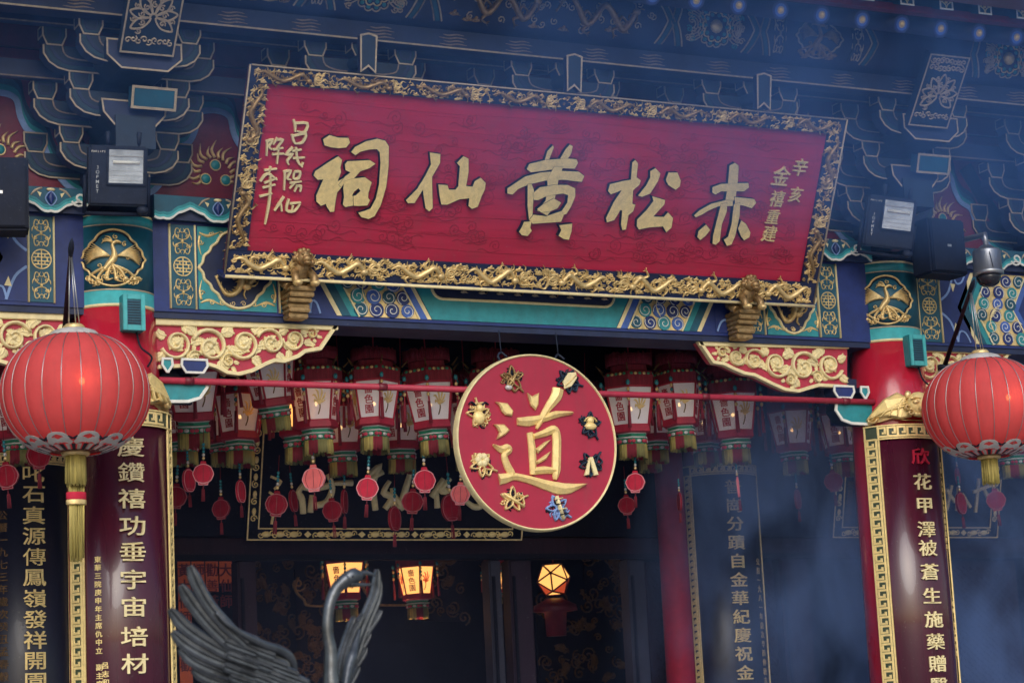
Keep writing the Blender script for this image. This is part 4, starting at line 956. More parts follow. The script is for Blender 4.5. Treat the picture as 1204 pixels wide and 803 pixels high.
small_text(rt, fr, '東華三院庚申年主席仇中立 副主席', -.20, U(113, 657, -.3).z, .051, .042, 'pgold')
small_text(rt, fr, '呂志和', -.165, U(125, 782, -.3).z, .051, .042, 'pgold')
G2 = 'navy couplet boards on the inner columns'
rt, fr = couplet(CX-.14, 2.4, RB, .44, U(850, 545, 2.1).z, .8, 'nlac', 'black', 'navy couplet board in blue smoke on the inner column right of the round sign', G2, .085)
for i, ch in enumerate('普崗分蹟自金華紀慶祝金禧'):
    py = 572+i*21.8; b = MB(); px = 847+i*3.0; z = U(px, py, 2.07).z; b.text(ch, -.03, z, .125, fr, .024, .018, 'pgold', .008, 1.15); b.build('character', rt)
small_text(rt, fr, '公曆一九八一年歲次辛酉仲秋吉旦', .19, U(880, 660, 2.1).z, .075, .06, 'gold')
rt, fr = couplet(-CX, 2.4, RB, .36, U(40, 532, 2.1).z, .8, 'nlac', 'black', 'navy couplet board on the inner column below the left red lantern', G2, .085)
for i, ch in enumerate('叱石真源傳鳳嶺發祥開園'):
    py = 557+i*24.4; b = MB(); px = 39+i*.6; z = U(px, py, 2.07).z; b.text(ch, -.01, z, .135, fr, .024, .018, 'pgold', .008, 1.15); b.build('character', rt)
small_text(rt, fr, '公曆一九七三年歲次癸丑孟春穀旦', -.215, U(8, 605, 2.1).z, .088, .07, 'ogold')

# ================================================================ BRACKET SETS, WALL BOARDS, PURLIN
ZS = 5.44                                    # foot of the bracket sets
def outline(b, poly, fr, c, m='tan', w=.0105, closed=True): b.stroke(poly, w, fr, c-.002, .006, m, 'flat', 0, closed)
def cup(parent, x, yf, z, w=.15, h=.125, dep=.12, m='navy'):
    fr = FY(yf); b = MB(); t = .30*w
    poly = [(x-w/2, z+h), (x+w/2, z+h), (x+w/2, z+h*.48), (x+w/2-t*.6, z), (x-w/2+t*.6, z), (x-w/2, z+h*.48)]
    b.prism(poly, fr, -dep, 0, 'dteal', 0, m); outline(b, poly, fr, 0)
    ip = [(x+(a-x)*.74, z+h*.52+(c-z-h*.52)*.74) for a, c in poly]; b.stroke(ip, .014, fr, -.002, .004, 'bandteal', 'flat', 0, True); b.stroke([(x+(a-x)*.5, z+h*.52+(c-z-h*.52)*.5) for a, c in poly], .012, fr, -.002, .0035, 'navy', 'flat', 0, True)
    for s in (-1, 1):                        # outline on the flank
        q = [(yf+.006, z+h*.48), (yf+.006, z+h), (yf+dep-.006, z+h), (yf+dep-.006, z+h*.48)]
        b.stroke(q, .010, FP((x+s*w/2, 0, 0), (0, 1, 0), (0, 0, 1), (s, 0, 0)), -.002, .005, 'tan', 'flat', 0, True)
    return b.build('cup_block', parent)
def arm(parent, x, yf, z, half, h=.125, dep=.11):
    fr = FY(yf)
    def side(s): return [(x+s*(half*.0+.0), z-.0)]
    curve = [(half, z+h), (half, z+h*.55), (half-.035, z+h*.12), (half-.09, z-.02), (half-.16, z-.035)]
    poly = [(x+a, c) for a, c in curve] + [(x-a, c) for a, c in curve[::-1]]
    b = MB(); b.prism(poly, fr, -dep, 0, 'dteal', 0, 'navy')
    for s in (-1, 1):
        b.stroke([(x+s*a, c) for a, c in curve]+[(x+s*.05, z-.036)], .011, fr, -.002, .006, 'tan', 'flat', 0)
        b.stroke([(x+s*(a-.026), c+.018) for a, c in curve[:4]]+[(x+s*(half-.16), z-.012), (x+s*.05, z-.012)], .024, fr, -.002, .005, 'bandteal', 'flat', 0)
        b.stroke([(x+s*(a-.052), c+.036) for a, c in curve[:4]]+[(x+s*(half-.17), z+.012), (x+s*.05, z+.012)], .020, fr, -.002, .0045, 'navy', 'flat', 0)
        b.stroke([(x+s*(half-.12), z+h), (x+s*(half-.14), z+h*.55), (x+s*(half-.22), z+h*.35), (x+s*.1, z+h*.33)], .010, fr, -.002, .005, 'dtan', 'flat', 3)
    return b.build('bracket_arm', parent)
def bracket_set(x, big, label, group):
    root = empty('bracket_set', (x, 0, ZS), label, 'bracket set', group)
    b = MB(); w = .20 if big else .15
    poly = [(x-w, ZS+.17), (x+w, ZS+.17), (x+w, ZS+.09), (x+w-.06, ZS), (x-w+.06, ZS), (x-w, ZS+.09)]
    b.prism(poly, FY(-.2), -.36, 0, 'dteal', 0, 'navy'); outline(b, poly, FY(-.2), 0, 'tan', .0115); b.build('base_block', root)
    for t in range(3):
        yf = -.22-.25*t; z = ZS+.17+.283*t
        arm(root, x, yf, z, .39); arm(root, x, yf+.24, z-.01, .56)
        for s in (-1, 1): cup(root, x+s*.32, yf-.004, z+.128); cup(root, x+s*.49, yf+.236, z+.118)
        if not big: cup(root, x, yf-.05, z+.128, .16)
    if big:
        b = MB(); b.box((x-.13, -.58, ZS+.19), (x+.13, .1, ZS+.40), 'dteal')
        poly = [(x-.21, ZS+.50), (x+.21, ZS+.50), (x+.20, ZS+.42), (x+.13, ZS+.34), (x-.13, ZS+.34), (x-.20, ZS+.42)]
        b.prism(poly, FY(-.56), -.45, 0, 'navy', 0, 'dteal'); outline(b, poly, FY(-.56), 0, 'tan', .0115)
        b.build('lower_beam_head', root)
        b = MB(); tl = R(18); px_ = x+.10
        f2 = FP((px_, -.66, ZS+.50), (1, 0, 0), (0, -math.sin(tl), math.cos(tl)), (0, -math.cos(tl), -math.sin(tl)))
        b.box((-.14, -.065, -.10), (.14, .065, 0), 'teal', f2); outline(b, [(-.14, -.065), (.14, -.065), (.14, .065), (-.14, .065)], f2, 0, 'tan', .017); b.build('end_plate', root)
        b = MB(); z = ZS+.66
        poly = [(x-.24, z+.16), (x+.24, z+.16), (x+.24, z+.06), (x+.15, z-.02), (x-.15, z-.02), (x-.24, z+.06)]
        b.prism(poly, FY(-.80), -.7, 0, 'navy', 0, 'dteal'); outline(b, poly, FY(-.80), 0, 'tan', .0115); b.build('upper_beam_head', root)
        # the leaning board with a gilded lotus
        tl = R(38); f3 = FP((x-(.06 if x > 0 else .0), -.84, z+.065), (1, 0, 0), (0, -math.sin(tl), math.cos(tl)), (0, -math.cos(tl), -math.sin(tl)))
        b = MB(); b.box((-.175, 0, -.07), (.175, .56, 0), 'dteal', f3); outline(b, [(-.17, .005), (.17, .005), (.17, .555), (-.17, .555)], f3, 0, 'tan', .0115)
        bd = b.build('lotus_board', root); b = MB()
        for k in range(7):
            a = R(-30+k*40); q = .095
            b.stroke(cat([(.02*math.cos(a), .25+.02*math.sin(a)), (q*math.cos(a-.35), .25+q*math.sin(a-.35)), (.155*math.cos(a), .25+.165*math.sin(a)), (q*math.cos(a+.35), .25+q*math.sin(a+.35))], 5, True), .011, f3, .001*k, .010, 'tan', 'flat', 0, True)
            b.stroke(spiral(.125*math.cos(a+.35), .25+.13*math.sin(a+.35), .020, 1.2, a, 1, 10), .008, f3, .001, .010, 'tan', 'flat'); b.stroke(spiral(.075*math.cos(a), .25+.08*math.sin(a), .022, 1.2, a, 1, 10), .008, f3, .001, .010, 'tan', 'flat')
        for k in range(9): b.stroke(spiral(-.135+.034*k, .085+.012*(k % 2), .024, 1.1, k, (-1)**k, 9), .009, f3, 0, .010, 'tan', 'round')
        for k in range(16): b.stroke(spiral(-.13+.0375*(k % 8), .46+.055*(k//8), .026, 1.2, k*2, (-1)**k, 10), .010, f3, 0, .010, 'tan', 'round')
        b.build('lotus', bd)
    else:
        tl = R(8); f3 = FP((x-.06, -.98, ZS+.70), (1, 0, 0), (0, -math.sin(tl), math.cos(tl)), (0, -math.cos(tl), -math.sin(tl)))
        b = MB(); poly = [(-.05, .0), (0, .04), (.05, .0), (.055, .235), (0, .25), (-.055, .235)]
        b.prism(poly, f3, -.06, 0, 'dteal', 0, 'navy'); outline(b, poly, f3, 0, 'tan', .013)
        b.tube([(x-.06, -.93, ZS+.80), (x-.06, -.3, ZS+.88)], .045, 'dteal', 6); b.build('beak', root)
    return root
GB = 'bracket sets under the eaves'
for x, big, lab in ((-3, True, 'bracket set with a lotus board over the left red column'), (3, True, 'bracket set with a lotus board over the right red column'),
    (-1.5, False, 'blue bracket set behind the left third of the plaque'), (0, False, 'blue bracket set behind the middle of the plaque'), (1.5, False, 'blue bracket set behind the right third of the plaque'),
    (4.5, False, 'blue bracket set above the dome camera at the right edge'), (-4.5, False, 'blue bracket set above the black speaker at the left edge')):
    bracket_set(x, big, lab, GB)
def wave_board(xc, half, label):
    root = empty('wave_board', (xc, .04, ZS), label, 'wall board', 'red wall boards between the bracket sets')
    fr = FY(.04); b = MB(); b.box((xc-half, ZS, -.04), (xc+half, ZS+.98, 0), 'dred', fr); b.build('board', root)
    hump = [(-1.0, .02), (-.78, .05), (-.62, .14), (-.50, .28), (-.44, .38), (-.30, .43), (-.22, .52), (-.17, .64), (-.0, .67)]
    hp = hump+[(-a, c) for a, c in hump[:-1][::-1]]
    P = cat([(xc+a*half, ZS+c) for a, c in hp], 4)
    b = MB(); side = [(p.x, p.y) for p in P]
    for off, m, k in ((.0, 'lblue', 0), (.035, 'mteal', 1), (.075, 'teal', 2), (.12, 'dteal', 3)):
        b.stroke([(xc+(x-xc)*(1+off*.55), ZS+(z-ZS)*(1+off*.9)+off*.55) for x, z in side], .042, fr, .001+.001*(3-k), .010, m)
    for s in (-1, 1): b.stroke([(xc+s*half*.42, ZS+.72), (xc+s*half*.72, ZS+.42), (xc+s*half*.98, ZS+.22)], .13, fr, 0, .008, 'dteal', 'flat', 3)
    b.build('wave_edge', root)
    b = MB(); 
    for k in range(15):
        a = R(-20+k*220/14); q = .17; c = (xc, ZS+.22)
        p0 = (c[0]+q*.62*math.cos(a), c[1]+q*.72*math.sin(a)); L = .07+.035*(k % 2)
        p1 = (p0[0]+L*.55*math.cos(a+.4), p0[1]+L*.55*math.sin(a+.4)); p2 = (p0[0]+L*math.cos(a-.1), p0[1]+L*1.15*math.sin(a-.1))
        b.stroke([p0, p1, p2], [.022, .020, .003], fr, .002+.0005*(k % 3), .014, 'gold', 'round', 3)
    for dx, dz in ((0, .07), (-.07, -.03), (.07, -.03)): b.ell((xc+dx, ZS+.22+dz, .004), (.036, .036, .02), 'mteal', 12, 7, fr); b.stroke(arc(xc+dx, ZS+.22+dz, .036, 0, 2*PI, 14)[:-1], .008, fr, .004, .008, 'gold', 'flat', 0, True)
    b.build('flaming_pearl', root)
    return root
for xc, lab in ((-2.27, 'red wave board with flaming pearl between left floodlight and plaque'), (2.27, 'red wave board behind the right end of the plaque'), (3.66, 'red wave board with gold flames behind the right black speaker'), (-3.72, 'red wave board with gold flames behind the left black speaker')):
    wave_board(xc, .62, lab)
for xc in (-.75, .75): wave_board(xc, .62, 'red wave board hidden behind the %s half of the plaque' % ('left' if xc < 0 else 'right'))
# horizontal tie boards and the purlin with its paintings
b = MB()
for t in range(1, 3):
    yb = .02-.25*t; z = ZS+.40+.283*t
    b.box((-7, yb-.06, z+.0), (7, yb, z+.12), 'navy'); b.stroke([(-7, z+.008), (7, z+.008)], .010, FY(yb-.06), 0, .004, 'dtan')
b.box((-7, .06, ZS), (7, .10, 7.0), 'dwall')
b.box((-7, .02, ZS+.99), (7, .055, 6.9), 'dred')
tag(b.build('tie_beam'), 'navy tie boards running along the bracket sets above the plaque', 'beam')
pur = empty('eaves_purlin', (0, -.85, 6.42), 'navy eaves purlin painted with gold dragons above the plaque', 'beam')
b = MB(); b.box((-7.5, -.84, 6.40), (7.5, -.70, 6.53), 'navy'); b.stroke([(-7.5, 6.407), (7.5, 6.407)], .012, FY(-.84), 0, .005, 'tan'); b.build('support_board', pur)
b = MB(); n = 20
PR = .24; PCY, PCZ = -.72, 6.77
fpu = lambda a, bb, c=0.0: Vector((a, PCY-(PR+c)*math.cos((bb-PCZ)/PR), PCZ+(PR+c)*math.sin((bb-PCZ)/PR)))
vs = [fpu(x, PCZ+PR*2*PI*i/24) for x in (-7.5, 7.5) for i in range(24)]
b.add(vs, [(i, (i+1) % 24, 24+(i+1) % 24, 24+i) for i in range(24)], 'navy', True); b.build('beam', pur)
rnd = random.Random(8)
for k in range(26):
    b = MB()
    x = -6.6+k*.52+rnd.uniform(-.05, .05)
    for r in range(4): b.stroke([(x-.10+.03*(r % 2), 6.432+.022*r), (x-.03, 6.427+.022*r), (x+.03, 6.437+.022*r), (x+.10-.02*(r % 2), 6.432+.022*r)], [.003, .010, .010, .003], FY(-.84), 0, .004, 'dtan', 'flat', 3)
    b.build('cloud_motif', pur)
def purl_panel(x0, x1, kind, seed):
    rnd = random.Random(seed); b = MB(); zc = 6.72; d = .07
    def ln(p, q, w_, m): b.stroke([(p[0]+(q[0]-p[0])*i/6, p[1]+(q[1]-p[1])*i/6) for i in range(7)], w_, fpu, 0, .006, m)
    e = [(x0+d, zc-.17), (x1-d, zc-.17), (x1, zc), (x1-d, zc+.17), (x0+d, zc+.17), (x0, zc)]
    for off, m, w_ in ((0, 'tan', .0115), (.03, 'teal', .03), (.055, 'dtan', .010)):
        for z_ in (-.17, .17): ln((x0-off, zc), (x0+d-off, zc+z_), w_, m); ln((x1+off, zc), (x1-d+off, zc+z_), w_, m)
    L = x1-x0; m = 'agold'
    if kind == 'dragon':
        k = int(L/.7)
        for i in range(k):
            o = x0+d+.06+i*(L-2*d-.1)/k; s = (L-2*d-.1)/k
            dragon(b, fpu, [(o, zc-.02), (o+s*.15, zc+.1), (o+s*.32, zc-.08), (o+s*.5, zc+.06), (o+s*.68, zc-.09), (o+s*.8, zc+.02)], .022, m, 0, seed+i)
            for j in range(5): cloud(b, fpu, o+rnd.random()*s, zc+rnd.choice((-.13, .13, -.1, .11)), .022, 'agold', 'tan')
            for j in range(18): b.stroke(spiral(o+rnd.random()*s, zc+rnd.uniform(-.14, .14), .030, 1.2, rnd.random()*6, 1, 9), .009, fpu, 0, .008, 'tan', 'round')
    elif kind == 'lotus':
        cx = (x0+x1)/2
        for i in range(26):
            sx_ = rnd.choice((-1, 1)); b.stroke(spiral(cx+sx_*rnd.uniform(.16, (x1-x0)/2-.09), zc+rnd.uniform(-.13, .13), .026, 1.3, rnd.random()*6, sx_, 10), .010, fpu, 0, .009, 'tan' if i % 3 else 'mteal', 'round')
        cx = (x0+x1)/2; b.ell((cx, zc, 0), (.05, .05, .03), 'gold', 12, 7, fpu)
        for rr, n in ((.085, 10), (.125, 14)):
            for i in range(n): b.stroke(arc(cx+rr*math.cos(2*PI*i/n), zc+rr*math.sin(2*PI*i/n), .028, 2*PI*i/n-1.5, 2*PI*i/n+1.5, 6), .010, fpu, 0, .010, 'tan' if rr > .1 else 'gold', 'round'); b.ell((cx+rr*math.cos(2*PI*i/n), zc+rr*math.sin(2*PI*i/n), 0), (.016, .016, .01), 'mteal', 7, 5, fpu)
        for s in (-1, 1):
            for i in range(5): b.stroke(arc(cx+s*.2, zc, .03+.022*i, R(90), R(270), 8) if s > 0 else arc(cx-.2, zc, .03+.022*i, R(-90), R(90), 8), .009, fpu, 0, .008, 'tan', 'flat')
    else:
        cx = (x0+x1)/2; b.stroke(quatrefoil(cx, zc, .2, .15), .012, fpu, 0, .008, 'tan', 'flat', 0, True); phoenix(b, fpu, cx, zc, .2, 0, 'agold')
        for s in (-1, 1): b.stroke([(cx+s*.27, zc-.16), (cx+s*.3, zc), (cx+s*.27, zc+.16)], .02, fpu, 0, .008, 'dteal', 'flat', 3); scrolls(b, fpu, cx+s*.28, cx+s*.38, zc-.15, zc+.15, 'tan', 0, .008)
    return b.build('painted_panel', pur)
purl_panel(-2.45, -1.95, 'phoenix', 2); purl_panel(-1.80, -1.16, 'lotus', 1); purl_panel(-1.04, .72, 'dragon', 4); purl_panel(.80, 1.42, 'lotus', 5); purl_panel(1.52, 2.42, 'phoenix', 6)
purl_panel(3.35, 3.95, 'lotus', 7); purl_panel(4.05, 5.4, 'dragon', 9); purl_panel(-3.95, -3.4, 'lotus', 10)

# ================================================================ EAVES
eav = empty('eaves_roof', (0, -1.6, 7.0), 'deep tiled eaves with rows of painted rafter ends at top right', 'roof')
b = MB(); sl = .40
def rz(y): return 6.70 + (y+1.45)*sl          # axis of the round rafters
for (ya, yb, zo, m) in ((-1.46, 3.5, .065, 'roof'), ):
    vs = [(x, y, rz(y)+zo+k) for x in (-9, 9) for y, k in ((ya, 0), (yb, 0), (yb, .08), (ya, .08))]
    b.add(vs, [(0, 1, 2, 3), (4, 5, 6, 7), (0, 1, 5, 4), (1, 2, 6, 5), (2, 3, 7, 6), (3, 0, 4, 7)], m)
vs = [(x, y, z) for x in (-9, 9) for y, z in ((-1.72, 6.80), (-1.2, 7.02), (3.5, 9.2), (3.5, 9.4), (-1.78, 6.90))]
b.add(vs, [(0, 1, 2, 3, 4), (5, 6, 7, 8, 9)]+[(i, (i+1) % 5, 5+(i+1) % 5, 5+i) for i in range(5)], 'roof'); b.build('roof_board', eav)
b = MB(); b.box((-9, -1.54, 6.765), (9, -1.47, 6.815), 'dred'); b.build('fascia', eav)
b = MB()
for k in range(70):
    x = -8.9+k*.258; b.tube([(x, -1.88, 6.98), (x, 3.2, 9.35)], .065, 'tile', 8)
b.build('roof_tiles', eav)
def round_rafter():
    b = MB(); b.tube([(0, 0, 0), (0, 2.0, 2.0*sl)], .068, 'navy', 14)
    f = FP((0, -.001, 0), (1, 0, 0), (0, -.3714, .9285), (0, -.9285, -.3714))
    for i, (r, m) in enumerate(((.060, 'royal'), (.047, 'blue'), (.027, 'tan'))): b.prism(arc(0, 0, r, 0, 2*PI, 20)[:-1], f, -.002, .002+.002*i, m)
    b.ell((0, 0, .006), (.016, .016, .012), 'gold', 10, 6, f)
    return b
def square_rafter():
    b = MB(); f0 = FP((0, 0, 0), (1, 0, 0), (0, 0, 1), (0, -1, 0))
    vs = [(x, y, z) for x in (-.06, .06) for y, z in ((0, -.06), (1.1, .38), (1.1, .50), (0, .06))]
    b.add(vs, [(0, 1, 2, 3), (4, 5, 6, 7)]+[(i, (i+1) % 4, 4+(i+1) % 4, 4+i) for i in range(4)], 'teal')
    b.box((-.058, -.058, 0), (.058, .058, .003), 'teal', f0); outline(b, [(-.052, -.052), (.052, -.052), (.052, .052), (-.052, .052)], f0, .004, 'white', .012)
    for sx in (-1, 1):
        for sz in (-1, 1): b.stroke(arc(sx*.05, sz*.05, .05, math.atan2(-sz, -sx)-.75, math.atan2(-sz, -sx)+.75, 6), .008, f0, .003, .004, 'cream')
    b.ell((0, 0, .004), (.014, .014, .006), 'gold', 8, 5, f0)
    return b
sp = .335; x0r = U(1060, 28, -1.45).x
r1 = round_rafter().build('round_rafter', None)
r1.parent = eav; r1.location = Vector((x0r, -1.45, 6.70))-eav.location
sqx = U(1112, 3, -1.62); r2 = square_rafter().build('square_rafter', None)
r2.parent = eav; r2.location = Vector((sqx.x, -1.62, sqx.z))-eav.location
for k in range(-22, 15):
    if k == 0: continue
    for src in (r1, r2):
        c = src.copy(); COL.objects.link(c); c.parent = eav; c.location = src.location+Vector((sp*k, 0, 0))

# ================================================================ ROOM BEHIND THE PORTICO
b = MB()
YI = 2.6
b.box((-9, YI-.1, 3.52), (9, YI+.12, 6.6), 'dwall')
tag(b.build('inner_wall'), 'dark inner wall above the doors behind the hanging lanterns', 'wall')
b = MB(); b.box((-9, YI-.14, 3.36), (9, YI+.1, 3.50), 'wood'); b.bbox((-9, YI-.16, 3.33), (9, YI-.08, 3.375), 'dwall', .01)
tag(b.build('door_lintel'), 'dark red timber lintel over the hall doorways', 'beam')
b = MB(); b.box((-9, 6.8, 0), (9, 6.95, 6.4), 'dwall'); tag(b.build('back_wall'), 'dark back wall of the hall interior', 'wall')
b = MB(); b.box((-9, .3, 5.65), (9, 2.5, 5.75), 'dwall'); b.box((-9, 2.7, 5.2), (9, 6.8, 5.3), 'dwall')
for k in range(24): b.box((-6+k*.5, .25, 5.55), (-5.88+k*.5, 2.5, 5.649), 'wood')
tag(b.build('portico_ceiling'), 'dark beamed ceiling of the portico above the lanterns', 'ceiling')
for sg in (-1, 1):
    b = MB(); b.box((sg*9, .2, 0), (sg*9.12, 6.9, 6.4), 'dwall'); tag(b.build('end_wall'), 'dark %s end wall of the hall' % ('left' if sg < 0 else 'right'), 'wall')
def door_post(px0, px1, m, label, Y=2.5):
    x0, x1 = U(px0, 730, Y).x, U(px1, 730, Y).x
    b = MB(); b.bbox((x0, Y, 0), (x1, Y+.16, 3.335), m, .012); b.bbox((x0+.02, Y-.018, .1), (x0+.045, Y+.01, 3.2), 'dwall', .004)
    return tag(b.build('door_post'), label, 'post', 'door posts of the hall')
door_post(281, 303, 'mauve', 'mauve door post behind the crane wing'); door_post(578, 592, 'gpost', 'thin grey door post left of the lit polygon lantern')
door_post(602, 628, 'mauve', 'mauve door post just left of the lit polygon lantern'); door_post(742, 762, 'gpost', 'grey door post right of the lit polygon lantern')
door_post(922, 955, 'wood', 'dark red door post in the smoke left of the right column')
def door_leaf(px0, px1, label, Y=2.62):
    x0, x1 = U(px0, 730, Y).x, U(px1, 730, Y).x
    root = empty('door_leaf', ((x0+x1)/2, Y, 0), label, 'door', 'timber doors of the hall')
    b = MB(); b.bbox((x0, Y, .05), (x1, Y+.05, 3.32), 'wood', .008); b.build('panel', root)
    b = MB(); n = max(3, int((x1-x0)/.075)); fr = FY(Y)
    for r in range(34):
        for k in range(n):
            cx = x0+.05+(x1-x0-.1)*(k+.5)/n; cz = 1.2+r*.062
            b.stroke([(cx-.03, cz), (cx, cz+.028), (cx+.03, cz), (cx, cz-.028)], .010, fr, 0, .008, 'mauve', 'flat', 0, True)
    b.build('lattice', root); return root
door_leaf(764, 800, 'dark red lattice door left of the inner red column'); door_leaf(893, 925, 'dark red lattice door right of the navy couplet board'); door_leaf(1120, 1200, 'dark lattice door in the right bay under the lantern')
# gilded openwork screens deep in the hall
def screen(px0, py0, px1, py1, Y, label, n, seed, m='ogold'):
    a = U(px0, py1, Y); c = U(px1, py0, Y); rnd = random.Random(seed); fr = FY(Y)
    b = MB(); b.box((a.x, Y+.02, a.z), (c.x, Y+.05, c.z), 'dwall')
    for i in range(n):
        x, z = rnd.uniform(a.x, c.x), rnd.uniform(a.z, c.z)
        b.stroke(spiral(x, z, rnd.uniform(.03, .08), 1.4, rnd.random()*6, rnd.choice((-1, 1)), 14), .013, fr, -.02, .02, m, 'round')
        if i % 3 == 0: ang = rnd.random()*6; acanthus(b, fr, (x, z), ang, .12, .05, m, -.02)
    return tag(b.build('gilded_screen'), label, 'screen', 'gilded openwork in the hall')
screen(305, 655, 350, 800, 5.4, 'dim gilded openwork screen between crane wing and neck', 30, 1); screen(352, 668, 384, 803, 5.3, 'dim gilded column of carving just left of the crane neck', 36, 2)
screen(500, 650, 545, 730, 5.5, 'dim gilded screen right of the lit lantern pair', 24, 3); screen(636, 700, 735, 800, 5.6, 'dim gilded screen below the lit polygon lantern', 40, 4); screen(690, 640, 735, 700, 5.55, 'dim gilded fretwork right of the lit polygon lantern', 26, 5)
a = U(348, 712, 5.0); c = U(545, 712, 5.0); fr = FY(5.0); b = MB()
for xx, ww in ((a.x+.3, .55), (a.x+.95, .55)):
    z = a.z
    b.stroke([(xx-ww/2, z+.25), (xx-ww/2-.03, z+.14), (xx-ww/2+.05, z+.05), (xx-ww/2+.1, z), (xx+ww/2-.1, z), (xx+ww/2-.05, z+.05), (xx+ww/2+.03, z+.14), (xx+ww/2, z+.25)], .022, fr, 0, .03, 'agold', 'round', 4)
    for s in (-1, 1): b.stroke(spiral(xx+s*ww/2, z+.19, .07, 1.4, 0, s, 14), .016, fr, 0, .02, 'agold', 'round')
tag(b.build('gilded_rail'), 'curved gilt openwork rail behind the crane head', 'railing')
# orange written scrolls on the left
root = empty('orange_banner', U(240, 800, 4.2), 'row of orange paper banners with red writing behind the crane wing', 'banner')
a = U(208, 656, 4.2); c = U(273, 656, 4.2); fr = FY(4.2)
for i in range(4):
    x0_, x1_ = a.x+(c.x-a.x)*i/4, a.x+(c.x-a.x)*(i+1)/4
    b = MB(); b.box((x0_+.006, a.z-(1.2 if i == 0 else .42-.07*i), -.004), (x1_-.006, a.z, 0), 'orange', fr)
    for j in range(3 if i else 7):
        ch = '黃大仙師普濟勸善'[(i*3+j) % 8]; b.text(ch, (x0_+x1_)/2, a.z-.10-.13*j, .115, fr, .001, .003, 'dred', .02)
    b.build('banner', root)
# black inner plaques with gilt frames
def inner_plaque(px0, px1, py, Y, label, tilt=R(14), W_=None):
    a = U(px0, py, Y); c = U(px1, py, Y); Wd = c.x-a.x; Hh = .92
    PVi = Vector((0, -math.sin(tilt), math.cos(tilt))); PNi = Vector((0, -math.cos(tilt), -math.sin(tilt))); f = FP(a, (1, 0, 0), PVi, PNi)
    root = empty('inner_plaque', a+Vector((Wd/2, 0, 0)), label, 'plaque', 'dark plaques over the inner doors')
    b = MB(); b.box((0, 0, -.05), (Wd, Hh, 0), 'iboard', f); b.build('board', root)
    b = MB(); k = .095
    for (p, q) in (((0, k/2), (Wd, k/2)), ((k/2, 0), (k/2, Hh)), ((Wd-k/2, 0), (Wd-k/2, Hh)), ((0, Hh-k/2), (Wd, Hh-k/2))): b.stroke([p, q], k, f, .0, .012, 'iboard')
    for e in (.006, k-.004):
        b.stroke([(e, e), (Wd-e, e), (Wd-e, Hh-e), (e, Hh-e)], .011, f, .012, .006, 'gold', 'flat', 0, True)
    b.build('frame', root); b = MB()
    n = int(Wd/.12)
    for i in range(n):
        x = .1+(Wd-.2)*(i+.5)/n
        if i % 4 == 3: b.prism([(x-.03, k/2), (x, k/2-.025), (x+.03, k/2), (x, k/2+.025)], f, .012, .02, 'pgold')
        else:
            b.ell((x, k/2, .014), (.038, .024, .012), 'pgold', 10, 6, f)
            for s in (-1, 1): b.stroke(spiral(x+s*.045, k/2+s*.006, .026, 1.2, i, s, 10), .009, f, .012, .008, 'pgold', 'round')
    b.build('frame_ornament', root)
    for xx in (k/2, Wd-k/2):
        b = MB()
        for i in range(6):
            z = k+.02+i*.13; b.stroke(spiral(xx, z+.05, .030, 1.4, i, 1, 12), .010, f, .012, .008, 'pgold', 'round'); b.ell((xx, z+.105, .014), (.018, .03, .012), 'pgold', 8, 6, f)
        b.build('frame_ornament', root)
    def iq(px, py):
        d = _f + _r*((px-PW/2)/FPX) - _u*((py-PH/2)/FPX); s = (a-CAM).dot(PNi)/d.dot(PNi); q = CAM+d*s-a
        return (q.x, q.dot(PVi))
    return root, f, iq
rt, f, iq = inner_plaque(289, 613, 635, 2.25, 'dark plaque with gold brush characters behind the hanging charms')
for grp in ([[(60,545),(40,580),(55,610),(60,670)],[(95,590),(90,665)],[(165,500),(185,560),(160,620),(110,635)],[(60,560),(110,560),(170,550)],[(190,540),(270,538)]],
  [[(335,510),(385,470),(360,540),(370,655)],[(430,530),(405,580),(440,600),(410,650)],[(440,560),(450,640)],[(525,470),(500,560),(470,650)],[(450,590),(490,650)],[(350,520),(400,490)]],
  [[(660,520),(610,600)],[(630,570),(635,645)],[(690,520),(650,570),(690,580),(660,640)],[(740,600),(790,640),(830,632),(850,600)],[(760,510),(750,570)]]):
    b = MB()
    for i, s in enumerate(grp): b.stroke([iq(340+x*.274, 420+y*.274) for x, y in s], [.035, .055, .05], f, .001*i, .026, 'cream', 'round', 4 if len(s) > 2 else 0)
    b.build('character', rt)
b = MB()
for s in ([(318, 560), (330, 566), (322, 575)], [(316, 578), (322, 582)], [(320, 586), (314, 596), (326, 594), (318, 606)], [(322, 600), (319, 616)]): b.stroke([iq(*p) for p in s], .02, f, 0, .01, 'gold', 'flat', 3)
b.build('inscription', rt)
rt, f, iq = inner_plaque(978, 1172, 632, 2.25, 'dark plaque with gold characters partly behind the right column')
for grp in ([[(1112, 575), (1122, 590)], [(1118, 570), (1112, 600)], [(1126, 572), (1124, 600)], [(1130, 580), (1140, 596)]], [[(1143, 578), (1165, 570)], [(1150, 562), (1146, 602)], [(1156, 575), (1166, 592), (1172, 588)]], [[(1085, 570), (1080, 600)], [(1076, 585), (1092, 580)]]):
    b = MB()
    for i, s in enumerate(grp): b.stroke([iq(*p) for p in s], [.03, .045, .03], f, .001*i, .02, 'gold', 'flat', 3 if len(s) > 2 else 0)
    b.build('character', rt)
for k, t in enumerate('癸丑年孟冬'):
    b = MB(); x, z = iq(1000-k*.8, 570+k*10); b.text(t, x, z, .07, f, 0, .005, 'ogold', .014); b.build('inscription', rt)

